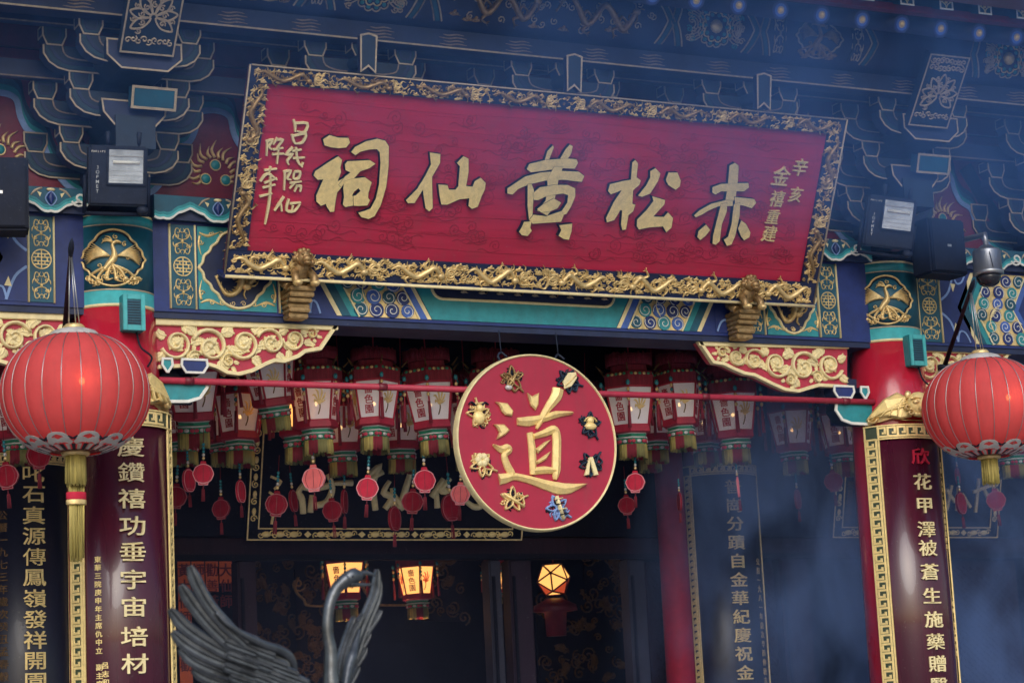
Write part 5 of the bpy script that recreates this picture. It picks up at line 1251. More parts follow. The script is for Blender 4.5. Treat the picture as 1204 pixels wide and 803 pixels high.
# ================================================================ BIG RED LANTERNS
def big_lantern(px, py_top, Y, tip, foot, label, arm_label, rx=.445, rz_=.35, flip=1):
    top = U(px, py_top, Y); cx, cz = top.x, top.z-rz_
    root = empty('red_lantern', (cx, Y, cz-rz_), label, 'lantern', 'big red festival lanterns')
    nr = 24; seg = nr*6; rings = 26; vs = []
    for i in range(rings+1):
        ph = R(16)+(PI-R(32))*i/rings
        for t in range(seg):
            a = 2*PI*t/seg; w_ = abs(math.sin(a*nr/2)); q = rx*math.sin(ph)**.82*(.978+.024*w_**.7)*(1+.006*math.sin(3*a+px)+.005*math.sin(5*a+ph*4+px)); a += px*.01
            vs.append((cx+q*math.cos(a), Y+q*math.sin(a), cz+rz_*1.04*math.cos(ph)))
    b = MB(); b.add(vs, [(i*seg+t, i*seg+(t+1) % seg, (i+1)*seg+(t+1) % seg, (i+1)*seg+t) for i in range(rings) for t in range(seg)], 'lantern', True); body = b.build('cloth_body', root)
    b = MB()
    for k in range(nr):
        a = 2*PI*k/nr+px*.01; P = []
        for i in range(25):
            ph = R(15)+(PI-R(30))*i/24; q = rx*math.sin(ph)**.82*.988+.002; P.append((cx+q*math.cos(a), Y+q*math.sin(a), cz+rz_*1.045*math.cos(ph)))
        b.tube(P, .0026, 'steel', 5)
    b.build('wire_ribs', body)
    b = MB(); q0 = rx*math.sin(R(16))**.82
    b.lathe([(.085, rz_+.045), (.10, rz_+.04), (.13, rz_+.03), (q0+.012, rz_-.005), (q0+.02, rz_-.03)], (cx, Y, cz), 'silver', 40); b.build('top_cap', root)
    b = MB(); b.lathe([(.06, rz_+.04), (.065, rz_+.06), (.05, rz_+.075), (.0, rz_+.08)], (cx, Y, cz), 'gold', 24); b.build('collar', root)
    # silver cloud pattern round the underside
    def fl(a, bb, c=0.0):
        ph = bb; q = rx*math.sin(ph)**.82+.004+c; return Vector((cx+q*math.sin(a), Y-q*math.cos(a), cz+rz_*1.04*math.cos(ph)-c*.4))
    b = MB()
    for k in range(10):
        a = 2*PI*k/10
        for s in (-1, 1):
            b.stroke([(a, R(139)), (a+s*.12, R(141)), (a+s*.20, R(146)), (a+s*.10, R(149)), (a+s*.05, R(146))], [.05, .08, .08, .06, .04], fl, 0, .003, 'silver', 'flat', 4)
            b.stroke([(a, R(150)), (a+s*.14, R(148)), (a+s*.28, R(153))], [.09, .13, .10], fl, .001, .003, 'silver', 'flat', 3)
            b.stroke([(a+s*.22, R(143)), (a+s*.31, R(147))], [.03, .06], fl, 0, .003, 'gunmetal', 'flat')
    for k in range(40): b.stroke([(2*PI*k/40, R(154)), (2*PI*k/40, R(164))], .11, fl, .0, .003, 'silver' if k % 2 else 'gunmetal', 'flat')
    b.build('silver_pattern', body)
    b = MB(); b.lathe([(.0, -rz_+.0), (.12, -rz_+.01), (q0+.005, -rz_+.01), (q0+.008, -rz_+.03)], (cx, Y, cz), 'dred', 32); b.lathe([(.075, -rz_-.02), (.085, -rz_-.01), (.085, -rz_+.005), (.07, -rz_+.01)], (cx, Y, cz), 'gold', 28); b.build('bottom_ring', root)
    b = MB(); rnd = random.Random(4)
    for k in range(110):
        a = 2*PI*k/110; q = .058*rnd.uniform(.75, 1.0); l = rnd.uniform(.17, .205)
        b.tube([(cx+q*math.cos(a), Y+q*math.sin(a), cz-rz_-.015), (cx+q*1.03*math.cos(a+.03), Y+q*1.03*math.sin(a), cz-rz_-l)], .0045, 'fringe', 4)
    b.lathe([(.052, -.015), (.052, -.17)], (cx, Y, cz-rz_), 'fringe', 24); tas = b.build('tassel', root)
    b = MB(); b.ell((cx-.05, Y-rx+.10, cz+.02), (.018, .018, .022), 'bulb', 12, 8); b.tube([(cx-.05, Y-rx+.10, cz+.04), (cx-.03, Y-.2, cz+.25), (cx, Y, cz+.36)], .004, 'black', 5); b.build('bulb', root)
    ld = bpy.data.lights.new('lantern_bulb_light', 'POINT'); ld.energy = 0.07; ld.color = (1, .6, .35); ld.shadow_soft_size = .03; lo_ = bpy.data.objects.new('lantern_bulb_light', ld); COL.objects.link(lo_); lo_.location = (cx-.05, Y-rx+.075, cz+.02)
    # the arm it hangs from, with the wires
    t = U(tip[0], tip[1], Y); ft = U(foot[0], foot[1], YF-.06)
    ar = empty('lantern_arm', ft, arm_label, 'pole', 'arms carrying the red lanterns')
    b = MB(); b.tube([ft, ft+(t-ft)*.5, t], [.018, .016, .013], 'wood', 12); d = (t-ft).normalized()
    b.tube([t, t+d*.05, t+d*.09, t+d*.13], [.014, .019, .015, .003], 'gunmetal', 10); b.build('rod', ar)
    b = MB(); b.lathe([(.05, -.02), (.05, .02)], ft, 'gunmetal', 16); b.build('mount', ar)
    b = MB()
    hp = Vector((cx, Y, cz+rz_+.07))
    for k, dx in enumerate((-.03, .012, .035)): b.tube([t+Vector((dx*.2, 0, -.01)), hp+Vector((dx, 0, 0))], .004, 'steel', 5)
    b.build('hanging_wire', root)
    return root, cx, cz
rt, cx, cz = big_lantern(87, 396, -.95, (83, 300), (72, 440), 'big red ribbed lantern with gold tassel at the left column', 'dark arm holding the left red lantern')
b = MB(); rnd = random.Random(9); zb_ = cz-.35-.19
for k in range(40):
    x = cx-.042+.084*k/39; b.tube([(x, -.95+rnd.uniform(-.02, .02), zb_+.01), (x+rnd.uniform(-.004, .004), -.95+rnd.uniform(-.02, .02), zb_-rnd.uniform(.40, .46))], .005, 'fringe', 4)
b.build('long_tassel', rt)
b = MB(); b.lathe([(.058, -.09), (.061, -.085), (.061, -.05), (.058, -.045)], (cx, -.95, zb_), 'charm', 16, True, 1.0, .55); b.lathe([(.060, -.12), (.062, -.115), (.062, -.095), (.060, -.09)], (cx, -.95, zb_), 'gold', 16, True, 1.0, .55); b.build('tassel_band', rt)
big_lantern(1153, 424, -.95, (1141, 342), (1110, 432), 'big red ribbed lantern with gold tassel at the right column', 'dark slanting arm holding the right red lantern')

# ================================================================ WHITE PALACE LANTERNS
def palace_lantern(lit, label, group):
    root = empty('palace_lantern', (0, 0, 0), label, 'palace lantern', group)
    N = 6; r0, r1 = .19, .138; z0, z1 = -.21, -.49
    def pt(k, r, z): a = 2*PI*k/N; return Vector((r*math.cos(a), r*math.sin(a), z))
    b = MB(); b.tube([(0, 0, .0), (0, 0, .35)], .005, 'lred', 6); b.build('cord', root)
    b = MB(); b.lathe([(.02, 0), (.10, -.03), (.15, -.05), (.15, -.09), (.19, -.10), (.205, -.13), (.20, -.205)], (0, 0, 0), 'rfringe', 6, False)
    for k in range(N):
        m_ = (pt(k, .19, -.11)+pt(k+1, .19, -.11))/2; u = (pt(k+1, 1, 0)-pt(k, 1, 0)).normalized(); nn = Vector((m_.x, m_.y, 0)).normalized(); f = FP(m_, u, (0, 0, 1), nn)
        for j in range(5): b.ell((-.07+.035*j, -.01, .008), (.015, .014, .008), 'gold' if j % 2 else 'green', 7, 5, f)
        a = pt(k, .215, -.10); b.tube([a, a+Vector((a.x*.25, a.y*.25, .05))], [.008, .004], 'ogold', 6)
    b.build('crown', root)
    b = MB(); rnd = random.Random(2)
    for k in range(72):
        a = 2*PI*k/72; q = .165; b.tube([(q*math.cos(a), q*math.sin(a), -.05), (q*1.0*math.cos(a), q*1.0*math.sin(a), .05-rnd.uniform(0, .02))], .008, 'rfringe', 4)
    b.build('crown_fringe', root)
    for k in range(N):
        A_, B_, C_, D_ = pt(k, r0, z0), pt(k+1, r0, z0), pt(k+1, r1, z1), pt(k, r1, z1)
        b = MB(); b.add([A_, B_, C_, D_], [(0, 1, 2, 3)], 'warm' if lit else 'paper')
        c = (A_+B_+C_+D_)/4; u = (B_-A_).normalized(); v = ((A_+B_)/2-(C_+D_)/2).normalized(); nn = u.cross(v); nn = nn if nn.dot(Vector((c.x, c.y, 0))) > 0 else -nn
        if u.cross(v).dot(nn) < 0: u = -u
        f = FP(c, u, v, nn)
        if k % 2 == 0:
            for j, ch in enumerate('嗇色園'): b.text(ch, 0, .075-.075*j, .072, f, .002, .003, 'cred', .010)
        else:
            for j in range(7):
                a = j*.9; b.stroke([(0, -.02), (.035*math.cos(a), .02+.04*math.sin(a)), (.05*math.cos(a+.4), .03+.06*math.sin(a+.4))], [.006, .014, .003], f, .002+.0004*j, .003, 'warmred' if lit else 'gold', 'flat', 3)
            b.stroke([(-.01, -.1), (.005, -.05), (0, 0)], .008, f, .002, .003, 'ogold', 'flat', 3)
        b.build('paper_panel', root)
    b = MB()
    for k in range(N): b.tube([pt(k, r0+.008, z0+.01), pt(k, r1+.006, z1-.01)], .0075, 'lred', 6)
    for z, r in ((z0, r0), (z1, r1)): b.tube([pt(k, r+.004, z) for k in range(N)]+[pt(0, r+.004, z)], .009, 'lred', 6, 0, False)
    b.lathe([(r1+.012, z1), (r1+.016, z1-.045), (r1-.01, z1-.055)], (0, 0, 0), 'lred', N, False); b.build('frame', root)
    for k in range(N):
        b = MB(); p = pt(k, r0+.045, z0+.02); b.tube([p, p+Vector((0, 0, -.32))], .004, 'lred', 5)
        b.ell(p+Vector((0, 0, .0)), (.016, .016, .022), 'bead', 8, 6)
        for j in range(3): b.ell(p+Vector((0, 0, -.05-.035*j)), (.013, .013, .016), ('gold', 'bead', 'gold')[j], 7, 5)
        b.tube([p+Vector((0, 0, -.17)), p+Vector((0, 0, -.33))], [.010, .014], 'rfringe', 7)
        b.build('corner_tassel', root)
    b = MB(); zt = z1-.055
    b.lathe([(.108, zt), (.116, zt-.012), (.110, zt-.03), (.120, zt-.04), (.106, zt-.085), (.05, zt-.09)], (0, 0, 0), 'green', N, False)
    for k in range(N):
        for z, r, m in ((zt-.002, .115, 'silver'), (zt-.034, .121, 'silver')): b.tube([pt(k, r, z), pt(k+1, r, z)], .006, m, 5)
        m_ = (pt(k, .114, zt-.06)+pt(k+1, .114, zt-.06))/2; u = (pt(k+1, 1, 0)-pt(k, 1, 0)).normalized(); f = FP(m_, u, (0, 0, 1), Vector((m_.x, m_.y, 0)).normalized())
        b.ell((0, 0, .006), (.02, .014, .008), 'silver', 8, 5, f)
        for s in (-1, 1): b.ell((s*.042, 0, .004), (.018, .016, .007), 'cred', 8, 5, f)
    b.build('tray', root)
    b = MB(); rnd = random.Random(6)
    for k in range(90):
        a = 2*PI*k/90; q = .100; b.tube([(q*math.cos(a), q*math.sin(a), zt-.08), (q*1.02*math.cos(a), q*1.02*math.sin(a), zt-.165-rnd.uniform(0, .025))], .0065, ('gfringe', 'fringe', 'gfringe', 'fringe', 'rfringe', 'gfringe', 'fringe', 'gfringe', 'rfringe')[int(k/90*9)], 4)
    b.build('tray_fringe', root)
    b = MB(); b.ell((0, 0, -.36), (.012, .012, .016), 'bulb', 8, 6); b.build('bulb', root)
    return root
GP = 'white paper palace lanterns in the portico'
proto = palace_lantern(False, 'white paper palace lantern', GP)
first = [True]
def put_lantern(px, py, Y, rz, label, tilt=0.0, sc=1.0, src=None):
    p = U(px, py-(11 if Y < 2 else 0), Y); p.z += .36*sc
    if src is None and first[0]: o = proto; first[0] = False
    else: o = dup(src or proto)
    rr = random.Random(int(px*7+py)); sc *= rr.uniform(.95, 1.04)
    o.location = p; o.rotation_euler = (R(rr.uniform(-3, 3)), tilt+R(rr.uniform(-3.5, 3.5)), R(rz+rr.uniform(-9, 9))); o.scale = (sc, sc, sc); o['label'] = label; o['group'] = GP
    return o
put_lantern(370, 487, .75, 50, 'white palace lantern with green fringe, third from the left column, front row')
put_lantern(441, 489, .75, 83, 'white palace lantern with gold fringe showing two faces, second left of the round sign')
put_lantern(503, 488, .75, 58, 'white palace lantern next left of the round sign, front row')
put_lantern(585, 488, .75, 70, 'white palace lantern hidden behind the round sign')
put_lantern(742, 490, .75, 52, 'white palace lantern touching the right edge of the round sign')
put_lantern(797, 490, .75, 47, 'white palace lantern second to the right of the round sign')
put_lantern(861, 497, .75, 60, 'white palace lantern third to the right of the round sign, veiled by smoke')
put_lantern(312, 462, .70, 55, 'white palace lantern swaying under the left carved board', -.22)
put_lantern(226, 470, .75, 75, 'white palace lantern swaying beside the teal bracket arm on the left', -.2)
put_lantern(930, 516, 1.25, 40, 'mauve looking palace lantern in the thick smoke near the right column', 0, .95)
put_lantern(985, 520, 1.4, 66, 'smoke veiled palace lantern at the left edge of the right column', 0, .95)
rear = [(283, 500, 57, 'rear palace lantern with a small lit bulb, between the two swaying lanterns'), (400, 512, 72, 'rear palace lantern seen between the two lanterns left of the sign'),
        (473, 510, 60, 'rear palace lantern between the two lanterns next to the sign'), (548, 508, 72, 'rear palace lantern at the left rim of the round sign'), (770, 508, 55, 'rear palace lantern between the two lanterns right of the sign'), (825, 510, 80, 'rear palace lantern with a lit bulb behind the third right lantern'), (215, 505, 60, 'rear palace lantern low behind the left teal bracket arm')]
for px, py, rz, lab in rear: put_lantern(px, py, 1.35, rz, lab, 0, .95)
low = [(258, 545, 60), (345, 555, 80), (408, 558, 55), (478, 558, 72), (540, 555, 60), (760, 552, 70), (690, 545, 60), (640, 550, 50)]
names = ['lowest rear lantern under the left swaying lanterns', 'dark rear lantern over the left frame of the inner plaque', 'dark rear lantern in front of the first gold character of the inner plaque', 'dark rear lantern in front of the middle gold character of the inner plaque', 'dark rear lantern before the last gold character of the inner plaque', 'dark rear lantern below the right rim of the round sign', 'dark rear lantern behind the right half of the round sign', 'dark rear lantern behind the middle of the round sign']
for (px, py, rz), lab in zip(low, names):
    if px < 330 or px > 600: put_lantern(px, py-34, 1.9, rz, lab, 0, .85)
# side bays
put_lantern(20, 500, 1.0, 55, 'palace lantern behind the left red lantern', 0, 1.0); put_lantern(1185, 520, 1.0, 55, 'palace lantern behind the right red lantern', 0, 1.0)
litp = palace_lantern(True, 'orange lit palace lantern', GP)
litp.location = U(351, 484, .98)+Vector((0, 0, .36)); litp.rotation_euler = (0, 0, R(62)); litp['label'] = 'palace lantern glowing warm yellow under the left carved board'
for px, py, Y, rz, lab, sc in ((197, 493, 1.7, 62, 'lit palace lantern peeping out right of the left couplet board', .55), (405, 682, 4.2, 62, 'orange lit palace lantern behind the crane head', .95), (488, 684, 4.2, 78, 'orange lit palace lantern right of the crane head', .85), (582, 684, 5.4, 40, 'small lit lantern between two door posts', .55)):
    put_lantern(px, py, Y, rz, lab, 0, sc, litp)
# lit polygon lantern
pg = U(651, 681, 4.2); rt = empty('polygon_lantern', pg, 'lit many sided yellow and red lantern deep in the hall', 'lantern')
bm = bmesh.new(); bmesh.ops.create_icosphere(bm, subdivisions=1, radius=.16)
bm.verts.index_update(); b = MB(); rot = Matrix.Rotation(.5, 3, 'X') @ Matrix.Rotation(.3, 3, 'Y')
vv = [pg+rot @ v.co for v in bm.verts]; fcs = [[v.index for v in f.verts] for f in bm.faces]; bm.free()
for i, f_ in enumerate(fcs):
    b.add([vv[k] for k in f_], [(0, 1, 2)], 'warmred' if i % 4 == 2 else 'warm')
b.build('paper_faces', rt); b = MB(); done = set()
for f_ in fcs:
    for i in range(3):
        e = tuple(sorted((f_[i], f_[(i+1) % 3])))
        if e not in done: done.add(e); b.tube([vv[e[0]], vv[e[1]]], .008, 'dred', 5)
b.build('edge_strips', rt); b = MB(); b.tube([pg+Vector((0, 0, .15)), pg+Vector((0, 0, 1.4))], .005, 'dred', 5); b.build('cord', rt)
b = MB(); b.lathe([(.07, -.17), (.19, -.23), (.20, -.28), (.10, -.29), (.09, -.5), (.0, -.5)], pg, 'dred', 18); b.build('skirt', rt)
warm = bpy.data.lights.new('lantern_glow', 'POINT'); warm.energy = 12; warm.color = (1, .5, .2); warm.shadow_soft_size = .12
for i, (px, py, Y) in enumerate(((405, 700, 4.2), (488, 700, 4.2), (651, 700, 4.25))):
    o = bpy.data.objects.new('lantern_glow', warm); COL.objects.link(o); o.location = U(px, py, Y)+Vector((0, 0, -.25 if i == 2 else -.12))

# ================================================================ HANGING PAPER CHARMS
def charm_proto(kind, m):
    root = empty('paper_charm', (0, 0, 0), 'red paper charm', 'charm', 'red paper charms hanging under the lanterns')
    b = MB(); b.tube([(0, 0, .42), (0, 0, .07)], .0035, 'dred', 5); b.build('cord', root)
    b = MB()
    for j in range(5): b.ell((0, 0, .27-.032*j), (.014, .014, .016), ('bead', 'bead', 'bead', 'silver', 'gold')[j], 8, 6)
    b.build('beads', root)
    f = FP((0, 0, 0), (1, 0, 0), (0, 0, 1), (0, -1, 0))
    b = MB(); k = 36
    if kind == 'round': P = [(.092*math.cos(t)*(1+.03*math.cos(8*t)), .088*math.sin(t)) for t in [2*PI*i/k for i in range(k)]]
    else: P = [(.085*math.copysign(abs(math.cos(t))**.8, math.cos(t)), .105*math.copysign(abs(math.sin(t))**1.0, math.sin(t))) for t in [2*PI*i/k for i in range(k)]]
    b.prism(P, f, -.012, .012, m, .006); b.prism([(-.03, .08), (.03, .08), (.022, .115), (-.022, .115)], f, -.010, .010, m); b.prism([(-.04, -.10), (.04, -.10), (.045, -.078), (-.045, -.078)], f, -.010, .010, m)
    for s in (1, -1):
        g = FP((0, 0, 0), (s, 0, 0), (0, 0, 1), (0, -s, 0))
        b.stroke([(x*.99, z*.99) for x, z in P], .007, g, .011, .003, 'dline' if m == 'dcharm' else 'pline', 'flat', 0, True)
        for q in (-.045, 0, .045): b.stroke([(q, .07), (q*1.5, 0), (q, -.07)], .004, g, .011, .002, 'dred', 'flat', 3)
        b.stroke([(-.045, -.078), (.045, -.078), (.04, -.10), (-.04, -.10)], .006, g, .009, .003, 'dline' if m == 'dcharm' else 'pline', 'flat', 0, True)
    b.build('paper_body', root)
    b = MB(); b.tube([(0, 0, -.10), (0, 0, -.15)], .005, 'dred', 5)
    for j in range(8): b.tube([(.01*math.cos(j), .01*math.sin(j), -.14), (.014*math.cos(j), .014*math.sin(j), -.25)], .004, 'rfringe', 4)
    b.build('charm_tassel', root); return root
PC = {(k, m): None for k in ('round', 'drop') for m in ('charm', 'pcharm', 'dcharm')}
def put_charm(px, py, Y, kind, m, rz, sc, label):
    o = PC[(kind, m)]
    if o is None: o = PC[(kind, m)] = charm_proto(kind, m)
    else: o = dup(o)
    rr = random.Random(int(px*3+py)); sc *= rr.uniform(.78, .90)
    o.location = U(px, py, Y); o.rotation_euler = (R(rr.uniform(-4, 4)), R(rr.uniform(-6, 6)), R(rz+rr.uniform(-25, 25))); o.scale = (sc,)*3; o['label'] = label
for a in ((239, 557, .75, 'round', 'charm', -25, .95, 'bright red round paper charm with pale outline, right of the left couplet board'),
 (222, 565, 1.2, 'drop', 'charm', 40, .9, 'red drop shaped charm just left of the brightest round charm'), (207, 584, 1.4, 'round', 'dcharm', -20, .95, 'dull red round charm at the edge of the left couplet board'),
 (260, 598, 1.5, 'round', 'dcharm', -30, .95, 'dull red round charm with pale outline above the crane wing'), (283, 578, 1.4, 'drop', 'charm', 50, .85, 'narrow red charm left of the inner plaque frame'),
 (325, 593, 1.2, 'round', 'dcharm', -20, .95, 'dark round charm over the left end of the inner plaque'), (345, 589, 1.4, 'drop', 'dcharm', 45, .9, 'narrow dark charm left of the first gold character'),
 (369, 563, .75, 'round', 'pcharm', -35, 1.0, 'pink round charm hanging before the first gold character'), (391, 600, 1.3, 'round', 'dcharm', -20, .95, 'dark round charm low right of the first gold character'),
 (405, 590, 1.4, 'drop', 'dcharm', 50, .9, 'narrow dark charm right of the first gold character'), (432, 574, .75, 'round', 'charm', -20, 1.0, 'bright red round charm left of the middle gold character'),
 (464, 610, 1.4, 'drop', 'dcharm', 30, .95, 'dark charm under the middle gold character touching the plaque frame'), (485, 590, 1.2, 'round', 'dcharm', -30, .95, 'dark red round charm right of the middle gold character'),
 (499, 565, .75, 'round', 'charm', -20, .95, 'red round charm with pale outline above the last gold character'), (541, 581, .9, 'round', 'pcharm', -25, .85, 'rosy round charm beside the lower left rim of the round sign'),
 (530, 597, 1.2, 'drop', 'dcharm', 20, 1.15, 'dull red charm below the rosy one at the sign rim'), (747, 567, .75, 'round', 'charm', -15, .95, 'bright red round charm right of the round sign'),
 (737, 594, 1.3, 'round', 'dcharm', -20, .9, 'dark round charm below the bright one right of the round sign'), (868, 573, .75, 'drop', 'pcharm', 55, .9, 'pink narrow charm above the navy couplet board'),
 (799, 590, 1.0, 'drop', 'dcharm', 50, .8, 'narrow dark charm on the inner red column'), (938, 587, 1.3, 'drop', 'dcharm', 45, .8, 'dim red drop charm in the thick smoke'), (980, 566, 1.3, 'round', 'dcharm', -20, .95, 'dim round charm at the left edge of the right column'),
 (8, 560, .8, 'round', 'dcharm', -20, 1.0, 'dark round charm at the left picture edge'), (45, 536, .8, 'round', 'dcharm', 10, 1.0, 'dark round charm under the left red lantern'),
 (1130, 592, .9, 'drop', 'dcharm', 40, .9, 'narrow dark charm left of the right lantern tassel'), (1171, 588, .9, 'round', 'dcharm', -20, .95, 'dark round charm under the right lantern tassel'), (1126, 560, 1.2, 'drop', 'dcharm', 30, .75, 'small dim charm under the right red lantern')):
    put_charm(*a)

# ================================================================ FITTINGS ON THE EAVES
def floodlight(px, py, label, yaw, roll=0):
    c = U(px, py, -.55); root = empty('floodlight', c, label, 'floodlight', 'black floodlights on the columns')
    yw = R(yaw); tl = R(14)
    u = Vector((math.cos(yw), math.sin(yw), 0)); n = Vector((math.sin(yw)*math.cos(tl), -math.cos(yw)*math.cos(tl), -math.sin(tl))); v = n.cross(u)
    u, v = u*math.cos(R(roll))+v*math.sin(R(roll)), v*math.cos(R(roll))-u*math.sin(R(roll))
    f = FP(c, u, v, n)
    b = MB(); b.bbox((-.185, -.19, -.12), (.185, .19, 0), 'gunmetal', .015, f)
    for k in range(6): b.bbox((-.15, -.16+.06*k, -.17), (.15, -.135+.06*k, -.12), 'gunmetal', .006, f)
    b.build('housing', root)
    b = MB(); b.box((-.06, -.045, .004), (.155, .165, .008), 'grey', f)
    for k in range(3): b.bbox((-.055, -.03+.03*k, .008), (.15, -.027+.03*k, .010), 'steel', .001, f)
    b.tube([f(-.035, .085, .014), f(.13, .085, .014)], .011, 'white', 10); b.bbox((-.055, .12, .008), (.15, .128, .016), 'steel', .002, f); b.build('lens', root)
    b = MB()
    for lo, hi in (((-.075, -.06, .001), (.17, -.046, .014)), ((-.075, .166, .001), (.17, .18, .014)), ((-.075, -.045, .001), (-.061, .165, .014)), ((.156, -.045, .001), (.17, .165, .014))): b.bbox(lo, hi, 'gunmetal', .003, f)
    b.build('bezel', root)
    b = MB()
    for i, ch in enumerate('PHILIPS'): b.text(ch, -.165+.013*i, .150, .018, f, .001, .002, 'white', .004)
    b.build('lettering', root); b = MB()
    for i, ch in enumerate('TEMPO3'): b.text(ch, -.13, -.10+.03*i, .03, f, .001, .002, 'grey', .004)
    b.build('lettering', root)
    b = MB()
    for s in (-1, 1): b.tube([f(s*.2, 0, -.06), f(s*.2, -.24, -.05)], .014, 'black', 8)
    b.tube([f(-.2, -.24, -.05), f(.2, -.24, -.05)], .014, 'black', 8); b.build('yoke', root); b = MB(); b.ell(f(.16, -.215, -.02), (.04, .04, .03), 'gunmetal', 10, 7); b.build('knob', root)
    for x_ in (-.06, .13): b = MB(); b.tube([f(x_, .19, -.05), f(x_*1.05, .28, -.05)], .016, 'gunmetal', 8); b.build('hanger', root)
floodlight(139, 207, 'grey floodlight with a bright lens above the left column', -8); floodlight(1047, 262, 'dim floodlight tilted above the right column in the haze', -22, -9)
def loudspeaker(px0, px1, py0, py1, Y, label, yaw):
    c = U((px0+px1)/2, (py0+py1)/2, Y); hw = abs(U(px1, py0, Y).x-U(px0, py0, Y).x)/2*1.0; hh = abs(U(px0, py0, Y).z-U(px0, py1, Y).z)/2
    root = empty('loudspeaker', c-Vector((0, 0, hh)), label, 'speaker', 'black loudspeakers under the eaves')
    f = FP(c, (math.cos(R(yaw)), math.sin(R(yaw)), 0), (0, 0, 1), (math.sin(R(yaw)), -math.cos(R(yaw)), 0))
    b = MB(); b.bbox((-hw, -hh, -.22), (hw, hh, 0), 'black', .015, f); b.build('cabinet', root)
    b = MB(); b.bbox((-hw+.02, -hh+.02, .001), (hw-.02, hh-.02, .012), 'black', .005, f); b.build('grille', root)
    b = MB(); b.box((-.018, -.006, .0125), (.018, .012, .016), 'steel', f); b.build('badge', root)
    b = MB(); b.tube([f(0, hh*.3, -.2), f(0, hh*.3, -.5)], .02, 'black', 8); b.build('bracket', root)
loudspeaker(-34, 33, 184, 270, -.6, 'black loudspeaker at the left picture edge', -12); loudspeaker(1092, 1138, 257, 322, -.6, 'black loudspeaker between right column and dome camera', 5)
c = U(1161, 310, -.75); rt = empty('dome_camera', c, 'silver dome camera hanging above the right red lantern', 'camera')
b = MB(); b.lathe([(.03, .14), (.05, .13), (.06, .115), (.095, .105), (.105, .09), (.105, -.055), (.115, -.06), (.115, -.085), (.095, -.09)], c, 'steel', 40); b.build('housing', rt)
b = MB(); b.lathe([(.093, -.088), (.09, -.12), (.07, -.155), (.04, -.173), (0.0, -.178)], c, 'glass', 32); b.build('dome', rt)
b = MB(); b.tube([c+Vector((0, 0, .13)), c+Vector((0, 0, .22)), c+Vector((0, .25, .24)), c+Vector((0, .8, .24))], .022, 'steel', 10); b.tube([c+Vector((-.05, -.10, .07)), c+Vector((-.03, -.103, -.05))], .003, 'gunmetal', 4); b.build('arm', rt)

# ================================================================ BRONZE CRANE
YC = -5.0; KC = .2492
def cq(x, y, dy=0.0): p = U(180+x*KC, 640+y*KC, YC+dy); return p
crane = empty('crane_statue', (cq(800, 660).x, YC, -.6), 'grey bronze crane statue with spread wings and open bill', 'statue')
b = MB()
nk = [cq(842, 760), cq(842, 690), cq(838, 600), cq(838, 500), cq(824, 420), cq(826, 330), cq(840, 260), cq(868, 205), cq(915, 160)]
base = cq(760, 900); low = cq(820, 830)
b.tube([base+Vector((-.35, .1, -.55)), base+Vector((-.2, .06, -.4)), base+Vector((0, 0, -.1)), low, cq(842, 760)]+nk[1:], [.04, .13, .16, .09, .050, .036, .031, .027, .0245, .0235, .024, .027, .030], 'bronze', 20, 5)
b.tube([cq(880, 200), cq(905, 175), cq(940, 150), cq(965, 150), cq(985, 150)], [.018, .031, .034, .028, .018], 'bronze', 16, 4, True, (.8, 1))
b.tube([cq(955, 150), cq(985, 135), cq(1020, 136), cq(1055, 148)], [.018, .014, .009, .002], 'bronze', 12, 4)
b.tube([cq(930, 185), cq(965, 188), cq(1000, 190), cq(1040, 186)], [.018, .011, .008, .002], 'bronze', 12, 4)
b.tube([cq(880, 175), cq(915, 140), cq(950, 125), cq(975, 130)], [.006, .014, .014, .005], 'bronze', 12, 4)
for s in (-1, 1): b.ell(cq(942, 150, s*.024), (.006, .005, .006), 'gunmetal', 10, 7)
b.build('body', crane)
def feather(b, pts, w0, dy0, dy1, m='bronze'):
    P = cat([cq(x, y, (dy0+dy1)/2) for x, y in pts], 6); n = len(P); y0 = YC+(dy0+dy1)/2
    wd = [w0*2*.68*(min(1, .25+i/n*4.5)**.7)*(1 if i < n*.75 else 1-.5*(i/n-.75)*2) for i in range(n)]
    fr = lambda a, bb, c=0.0: Vector((a, y0-c, bb))
    b.stroke([(p.x, p.z) for p in P], wd, fr, -.006, .020, m, 'blade')
    b.stroke([(p.x, p.z) for p in P], [w*.10+.002 for w in wd], fr, .012, .012, m, 'round')
wing = MB()
for pts, w_, d0 in (([(172, 100), (205, 180), (260, 280), (340, 375), (440, 470)], .042, -.22), ([(128, 190), (180, 270), (250, 360), (340, 450), (430, 520)], .044, -.18), ([(78, 303), (150, 385), (250, 455), (350, 510), (450, 560)], .044, -.14),
   ([(90, 410), (160, 470), (270, 530), (370, 565), (470, 600)], .044, -.10), ([(122, 490), (200, 550), (290, 590), (390, 615), (480, 640)], .044, -.06), ([(186, 588), (270, 630), (380, 665), (480, 690)], .044, -.03), ([(250, 680), (350, 720), (480, 740)], .044, 0)):
    feather(wing, pts, w_, d0, -.12)
for i, (x, y) in enumerate(((350, 405), (335, 455), (345, 515), (330, 570), (360, 620), (420, 470), (410, 530), (400, 590), (430, 640), (480, 520), (470, 580), (470, 640), (530, 560), (530, 620), (580, 600), (590, 650))):
    feather(wing, [(x, y), (x+50, y+20), (x+110, y+42), (x+150, y+58)], .034, -.185+.003*i, -.14)
wing.tube([cq(300, 320, -.20), cq(345, 368, -.20), cq(430, 425, -.19), cq(520, 470, -.17), cq(600, 500, -.14), cq(645, 545, -.1), cq(655, 640, -.05), cq(680, 760, 0), cq(760, 860, 0)], [.006, .010, .014, .018, .022, .026, .030, .04, .05], 'bronze', 14, 5)
